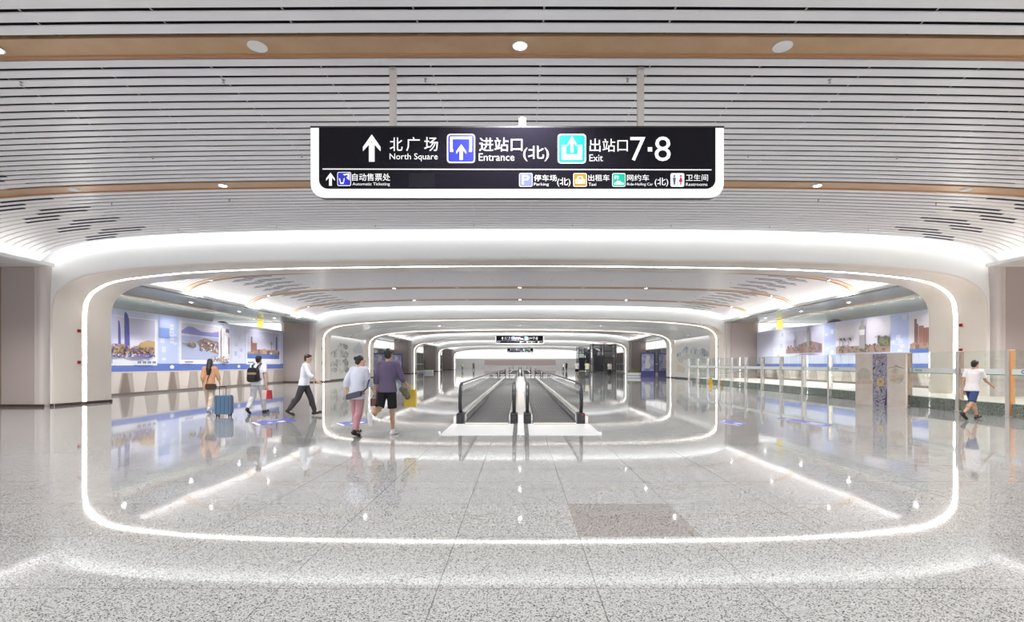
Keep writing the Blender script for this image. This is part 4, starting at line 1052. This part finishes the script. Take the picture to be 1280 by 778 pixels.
def person(loc,rz,hgt,label,pose,top,bottom,bottom_len,sleeve,shoe,hair='short',skin=None,female=False,voxel=.008,topmat=None,group=None,hem=.86):
    """faces local +y. pose: dict(lh,lk,rh,rk, la,le,lab, ra,re,rab, lean, look)"""
    skin=skin or SKIN
    e=empty('person',loc,label,'person',group,rz)
    k=hgt/1.72; p=dict(lh=0,lk=0,rh=0,rk=0,la=0,le=10,lab=6,ra=0,re=10,rab=6,lean=2,look=0,nod=0); p.update(pose)
    def leg(sd,a,kn):
        a=R(a); kn=R(kn); hip=Vector((sd*.088,0,.91)); kne=hip+Vector((sd*.004,math.sin(a),-math.cos(a)))*.42
        ank=kne+Vector((0,math.sin(a-kn),-math.cos(a-kn)))*.40
        pt=a-kn; pitch=min(0.,pt)*.9 if pt<0 else pt*.4
        fd=Vector((sd*.08,math.cos(pitch),math.sin(pitch))).normalized()
        return hip,kne,ank,fd
    LL=leg(-1,p['lh'],p['lk']); RL=leg(1,p['rh'],p['rk'])
    lean=R(p['lean']); lo=min(min((q[2]-Vector((0,0,.075))).z,(q[2]+q[3]*.17-Vector((0,0,.075))).z) for q in (LL,RL))
    up=Vector((0,0,-lo))
    LL=[q+up for q in LL[:3]]+[LL[3]]; RL=[q+up for q in RL[:3]]+[RL[3]]
    def spine(z,y=0): # z above pelvis .91
        t=z-.91; return Vector((0,math.sin(lean)*t+y,.91+math.cos(lean)*t))+up
    sw=.178 if not female else .158
    def arm(sd,a,el,ab):
        a=R(a)+lean*.5; ab=R(ab); sh=spine(1.405)+Vector((sd*sw,0,0))
        d=Vector((sd*math.sin(ab),math.sin(a)*math.cos(ab),-math.cos(a)*math.cos(ab))); elb=sh+d*.285
        a2=a+R(el); d2=Vector((sd*math.sin(ab)*.4,math.sin(a2),-math.cos(a2))).normalized(); wr=elb+d2*.245
        return sh,elb,wr,d2
    LA=arm(-1,p['la'],p['le'],p['lab']); RA=arm(1,p['ra'],p['re'],p['rab'])
    fine=voxel<.012
    b=MB()
    # trunk
    loft(b,[(spine(.84),.10,.08),(spine(.88),.150,.105),(spine(.95),.158,.112),(spine(1.08),.132 if not female else .12,.098),(spine(1.22),.150,.108),(spine(1.34),.158,.108),(spine(1.41),.14,.085),(spine(1.455),.07,.06)])
    for sd,q in ((-1,LA),(1,RA)):
        b.ball(q[0],(.058,.062,.06)); b.cap(spine(1.42),q[0],.055,.055); b.cap(q[0],q[1],.05,.038); b.cap(q[1],q[2],.039,.026)
        d=q[3]; f=Vector((0,1,0)); f=(f-d*f.dot(d)).normalized(); n=Vector((-sd,0,0)); n=(n-d*n.dot(d)-f*n.dot(f)).normalized()
        pc=q[2]+d*.05; rot=Matrix((f,n,d)).transposed()
        b.ball(pc,(.040,.019,.052),12,8,rot=rot)
        if fine:
            for i,(o_,l1,l2) in enumerate(((.030,.040,.036),(.010,.045,.042),(-.010,.042,.038),(-.029,.034,.028))):
                a0=q[2]+d*.088+f*o_; a1=a0+(d+n*.25).normalized()*l1; a2=a1+(d*.75+n*.65).normalized()*l2
                b.cap(a0-d*.02,a1,.0092,.0085,8); b.cap(a1,a2,.0085,.0072,8)
            t0=q[2]+d*.03+f*.028; t1=t0+(d*.6+f*.7+n*.25).normalized()*.040; t2=t1+(d*.9+f*.25+n*.3).normalized()*.030
            b.cap(t0,t1,.012,.0098,8); b.cap(t1,t2,.0098,.008,8)
    for q in (LL,RL):
        b.cap(q[0],q[1],.082,.052,14); b.cap(q[1],q[2],.052,.034,14); b.ball(q[1]*.62+q[2]*.38-Vector((0,.018,0)),(.046,.05,.10))
        b.cap(q[2],q[2]+q[3]*.13-Vector((0,0,.04)),.038,.03)
    # head
    nk=spine(1.44); hc=spine(1.595)+Vector((0,.02,0)); hr=Euler((R(-p['nod']),0,R(p['look'])),'XYZ').to_matrix()
    def hp(x,y,z): return hc+hr@Vector((x,y,z))
    b.cap(nk,hp(0,-.015,-.06),.056,.050); b.ball(hp(0,-.008,.022),(.076,.095,.098),18,14,rot=hr); b.ball(hp(0,.028,-.045),(.058,.062,.072),16,12,rot=hr)
    b.cap(hp(0,.088,.012),hp(0,.106,-.018),.009,.014,8); b.ball(hp(0,.083,-.06),(.024,.010,.010),rot=hr); b.ball(hp(0,.076,-.092),(.022,.018,.016),rot=hr)
    for sd in (-1,1):
        b.ball(hp(sd*.077,-.008,-.005),(.010,.022,.032),10,8,rot=hr); b.ball(hp(sd*.034,.078,.026),(.02,.012,.008),rot=hr)
    V=voxel
    E_=solid_s(b,'body',skin,e,V,k,5)
    if fine:
        for sd in (-1,1):
            m=MB(); m.ball(hp(sd*.030,.083,.008)*k,(.011*k,.006*k,.006*k),10,8); m.build('eye',[EYE],E_,smooth=True)
    # hair
    h=MB()
    if hair!='none':
        h.ball(hp(0,-.022,.036),(.084,.094,.098),18,14,rot=hr)
        if hair=='long':
            h.cap(hp(0,-.07,.0),spine(1.40,-.115),.07,.075); h.cap(spine(1.40,-.115),spine(1.24,-.125),.078,.045); h.ball(hp(.04,-.05,-.06),(.05,.05,.1)); h.ball(hp(-.04,-.05,-.06),(.05,.05,.1))
        elif hair=='bun': h.ball(hp(0,-.115,.06),.045); h.cap(hp(0,-.08,-.02),hp(0,-.03,-.06),.05,.04)
        elif hair=='pony': h.ball(hp(0,-.10,.035),.04); h.cap(hp(0,-.115,.03),hp(0,-.13,-.16),.038,.018); h.ball(hp(0,-.05,-.035),(.062,.05,.05))
        else: h.ball(hp(0,-.05,-.03),(.068,.05,.055),rot=hr); h.ball(hp(0,.03,.085),(.064,.055,.036),rot=hr)
        solid_s(h,'hair',HAIR,e,V*1.25,k,3)
    # top
    t=MB(); g=.018
    hz=hem
    loft(t,[(spine(hz),.166+g*1.6,.124+g*1.2),(spine(hz+.06),.164+g*1.5,.122+g*1.1),(spine(1.08),(.138 if not female else .128)+g*1.3,.106+g),(spine(1.22),.156+g,.112+g),(spine(1.34),.162+g,.112+g),(spine(1.415),.15+g*.7,.09+g*.6),(spine(1.462),.075+g*.5,.066+g*.5)])
    for q in (LA,RA):
        t.ball(q[0],.078); t.cap(spine(1.41),q[0],.072,.076)
        if sleeve=='short': mid=q[0]*.35+q[1]*.65; t.cone(q[0],mid,.074,.066,16)
        elif sleeve=='elbow': t.cap(q[0],q[1],.074,.064,16); t.cone(q[1],q[1]*.55+q[2]*.45,.064,.058,16)
        else: t.cap(q[0],q[1],.07,.056,16); t.cone(q[1],q[1]*.06+q[2]*.94,.056,.042,16)
    solid_s(t,'shirt' if not topmat else topmat,FB[top],e,V*1.2,k,4)
    # trousers or shorts
    t=MB(); loft(t,[(spine(.82),.12,.09),(spine(.86),.158,.118),(spine(.95),.166,.122),(spine(1.02),.15,.112)])
    for q in (LL,RL):
        if bottom_len=='long':
            t.cap(q[0],q[1],.100,.080,16); t.cone(q[1],q[1]*.05+q[2]*.95,.079,.062,16); t.ball(q[1]*.62+q[2]*.38-Vector((0,.018,0)),(.068,.070,.12))
        elif bottom_len=='shorts': t.cone(q[0]+Vector((0,0,.0)),q[0]*.12+q[1]*.88,.094,.092,16)
    if bottom_len=='skirt':
        c=(LL[1]+RL[1])/2; loft(t,[(Vector((c.x,c.y,c.z+.02)),.21,.19),(spine(.86),.17,.13)])
    solid_s(t,'trousers' if bottom_len=='long' else bottom_len,FB[bottom],e,V*1.2,k,4)
    for q in (LL,RL):
        f=MB(); a=q[2]-Vector((0,0,.042)); d=q[3]
        f.cap(a-d*.045,a+d*.15,.045,.040,14); f.cap(q[2]+Vector((0,0,.01)),a+d*.02,.046,.048,14)
        so=f
        solid_s(so,'shoe',shoe,e,max(V,.009),k,2)
    return e,{'LA':[v*k for v in LA[:3]],'RA':[v*k for v in RA[:3]],'back':spine(1.22)*k,'k':k,'lean':lean}
def solid_s(m,name,mt,parent,voxel,k,sm):
    m.v=[(x*k,y*k,z*k) for x,y,z in m.v]; return solid(m,name,mt,parent,voxel*k,sm)
SH_B=mat('black shoe',(.015,.015,.015),.4); SH_W=mat('white shoe',(.75,.75,.76),.5); SH_G=mat('grey shoe',(.3,.3,.31),.5)
def at(px,py): x,y=P2(px,py); return (x,y,0)
def world(e,v): return Matrix.Translation(e.location)@Matrix.Rotation(e.rotation_euler.z,4,'Z')@Vector(v)

# woman with suitcase
e1,j=person(at(262,515.5),R(12),1.56,'person with long dark hair in tan top and beige trousers pulling a blue suitcase',dict(lh=14,lk=4,rh=-14,rk=18,la=-16,le=30,ra=8,re=8,rab=16),'tan','beige','long','elbow',SH_W,'long',female=True,hem=.80)
hw=world(e1,j['RA'][2])
g=at(280,520.8)
e=empty('suitcase',(g[0],g[1],0),'upright blue hard-shell suitcase pulled by the person in tan','suitcase',rz=R(10))
m=MB(); m.prism(rrect(-.20,.20,.06,.56,.05,5),lambda u,v,t:(u,t,v),-.12,.12,0); m.build('shell',[mat('blue shell',(.07,.15,.26),.35)],e)
m=MB()
for x in (-.15,-.05,.05,.15): m.box(x-.008,x+.008,-.126,.126,.1,.52)
m.box(-.205,.205,-.008,.008,.06,.565); m.build('ribs',[mat('dark blue rib',(.035,.07,.13),.4)],e)
for x in (-.15,.15):
    for y in (-.08,.08):
        m=MB(); m.cone((x-.012,y,.028),(x+.012,y,.028),.028,.028,14); m.box(x-.018,x+.018,y-.015,y+.015,.03,.065); m.build('wheel',[M['black']],e)
inv=(Matrix.Translation(e.location)@Matrix.Rotation(R(10),4,'Z')).inverted(); hl=inv@hw
m=MB()
for x in (-.08,.08): m.tube([(x,-.09,.54),(x,-.09,.80)],.007,6)
m.tube([(-.08,-.09,.80),(.08,-.09,.80)],.011,8,up=(0,0,1)); m.build('pull_handle',[M['blackp']],e)
e=empty('shoulder_bag',tuple(world(e1,(.08,-.14,.66))),'small dark brown bag hanging at the hip of the person in tan','bag')
m=MB(); m.prism(rrect(-.14,.14,.0,.17,.04,5),lambda u,v,t:(u,t,v),-.05,.04,0); m.build('pouch',[mat('dark brown leather',(.06,.035,.025),.4)],e)
m=MB(); m.tube([(-.12,0,.15),(-.1,.0,.30),(-.02,.02,.5),(.0,.03,.60)],.010,6); m.build('strap',[M['blackp']],e)

# man with backpack
e2,j=person(at(322.5,517.5),R(-6),1.66,'person in white t-shirt and pale grey trousers walking away with black backpack',dict(lh=-16,lk=22,rh=14,rk=3,la=10,le=14,lab=14,ra=-8,re=10,rab=12),'white','grey','long','short',SH_B,'short')
e=empty('backpack',tuple(world(e2,(0,-.16,1.0))),'black backpack with tan panel worn by the person in white t-shirt','backpack',rz=R(-6))
m=MB(); m.prism(rrect(-.15,.15,-.10,.30,.09,6),lambda u,v,t:(u*(1-.12*max(0,v)/.3),t,v),-.13,.02,0); m.prism(rrect(-.12,.12,-.09,.10,.05,6),lambda u,v,t:(u,t,v),-.17,-.12,0); m.build('pack',[mat('black nylon',(.012,.012,.014),.5)],e)
m=MB(); m.box(-.13,.13,-.135,-.128,.11,.17); m.build('tan_panel',[mat('tan webbing',(.35,.22,.13),.5)],e)
for s in (-1,1):
    m=MB(); m.tube([(s*.06,.0,.28),(s*.09,.04,.37),(s*.10,.16,.42),(s*.11,.28,.34),(s*.12,.31,.20),(s*.13,.22,.02),(s*.12,.0,-.05)],.008,8,rx=.028); m.build('shoulder_strap',[M['blackp']],e)
hw=world(e2,j['RA'][2])
e=empty('gift_bag',(hw.x+.02,hw.y,hw.z-.42),'small red and white carrier bag held by the backpack wearer','bag')
m=MB(); m.prism([(-.13,0),(.13,0),(.12,.25),(-.12,.25)],lambda u,v,t:(u,t,v),-.05,.05,0); m.prism([(.0,.0),(.132,0),(.122,.252),(.02,.252)],lambda u,v,t:(u,t,v),-.052,.052,1); m.build('pouch',[mat('pale pink paper',(.7,.5,.5),.5),mat('red paper',(.42,.02,.03),.5)],e)
m=MB(); m.tube([(-.06,0,.25),(-.03,0,.31),(.03,0,.31),(.06,0,.25)],.005,6,up=(0,1,0)); m.build('cord_handle',[M['red']],e)

# man in white shirt striding
person(at(380,520),R(-78),1.70,'person in white shirt and dark trousers striding sideways past the left pier',dict(lh=22,lk=6,rh=-20,rk=16,la=-24,le=22,ra=22,re=26,lean=7,nod=12,lab=12,rab=12),'white','char','long','elbow',SH_B,'short')
# couple
e4,j=person(at(446,545.5),R(-18),1.575,'person with tied dark hair in pale blue shirt and pink trousers, beside the purple one',dict(lh=10,lk=4,rh=-8,rk=14,la=-26,le=34,lab=20,ra=14,re=24,rab=3,lean=10,look=-30),'paleblue','pink','long','elbow',SH_B,'bun',female=True,hem=.78)
e=empty('waist_bag',tuple(world(e4,(.05,-.16,.80))),'dark grey bag slung across the back of the person in pale blue','bag',rz=R(-18))
m=MB(); m.prism(rrect(-.16,.16,-.05,.06,.04,5),lambda u,v,t:(u,t,v+.25*u),-.04,.04,0); m.build('pouch',[mat('dark slate cloth',(.08,.08,.11),.6)],e)
m=MB(); m.tube([(.15,.0,.04),(.22,.10,.14),(.20,.2,.30)],.008,6,rx=.02); m.build('strap',[M['blackp']],e)
e5,j=person(at(484,544),R(-10),1.735,'person in purple t-shirt and black shorts carrying a yellow bag, bare legged',dict(lh=-24,lk=58,rh=6,rk=3,la=-14,le=14,lab=7,ra=16,re=38,rab=14,lean=4),'purple','black','shorts','elbow',SH_W,'short',skin=SKIN2)
hw=world(e5,j['RA'][2])
e=empty('carrier_bag',(hw.x+.06,hw.y+.1,hw.z-.47),'bright yellow carrier bag hanging from the hand of the person in purple','bag')
m=MB(); m.prism([(-.12,0),(.12,0),(.115,.36),(-.115,.36)],lambda u,v,t:(u,t,v),-.06,.06,0); m.build('pouch',[mat('yellow bag',(.72,.50,.05),.5)],e)
for y in (-.05,.05):
    m=MB(); m.tube([(-.06,y,.36),(-.04,y*.4,.44),(.04,y*.4,.44),(.06,y,.36)],.005,6,up=(0,1,0)); m.build('cord_handle',[M['yellow']],e)
e=empty('folded_jacket',tuple(world(e5,(.30,.10,.80))),'dark olive folded jacket over the forearm above the yellow bag','jacket')
m=MB()
for q in range(5): m.ball((.0+.02*q,.02*(q%2),.10-.035*q),(.09-.008*q,.07,.07),12,8)
solid(m,'cloth',mat('olive cloth',(.12,.115,.075),.8),e,.014,3)
hw=world(e5,j['LA'][2])
e=empty('hand_bag',(hw.x-.01,hw.y-.02,hw.z-.30),'small maroon handbag held low beside the black shorts','bag')
m=MB(); m.prism(rrect(-.10,.10,0,.15,.035,5),lambda u,v,t:(u,t,v),-.04,.04,0); m.build('pouch',[mat('maroon leather',(.20,.05,.035),.4)],e)
m=MB(); m.tube([(-.06,0,.14),(-.04,0,.21),(.04,0,.21),(.06,0,.14)],.006,6,up=(0,1,0)); m.build('loop_handle',[M['blackp']],e)
# person by the fence
person(at(1215,525),R(-75),1.56,'person in pale shirt and navy shorts walking beside the glass fence on the right',dict(lh=26,lk=8,rh=-22,rk=26,la=-22,le=24,ra=24,re=30,lean=8,nod=10),'shirt','navy','shorts','short',SH_B,'short',skin=SKIN2)
# distant people
for px,py,rz,hh,lab,top,bot,ln,hr,ps in [
    (721,471.2,5,1.68,'distant person in white top and black shorts right of the walkways','white','black','shorts','short',dict(lh=12,rh=-10,rk=14)),
    (734,471.8,0,1.66,'distant person in pale lime shirt before the dark lift shaft','lime','dgrey','long','short',dict(lh=-8,lk=10,rh=10)),
    (762,471.2,-20,1.6,'distant person in grey top standing before the nearer lift shaft','grey','black','long','short',dict(lh=4,rh=-4)),
    (704,464.5,-60,1.66,'tiny distant person in white leaning forward far right of the walkways','white','char','long','short',dict(lh=16,rh=-16,rk=15,lean=20)),
    (592,463.2,30,1.68,'tiny distant person in dark clothes far down the hall on the left','char','black','long','short',dict(lh=14,rh=-14,rk=12)),
    (578,464,10,1.62,'tiny distant person in lime top by the left wall far down the hall','lime','dgrey','long','pony',dict(lh=8,rh=-8)),
    (708,464,0,1.7,'tiny distant person in black beyond the leaning one','char','black','long','short',dict(lh=8,rh=-8))]:
    person(at(px,py),R(rz),hh,lab,ps,top,bot,ln,'short',SH_B,hr,voxel=.02)
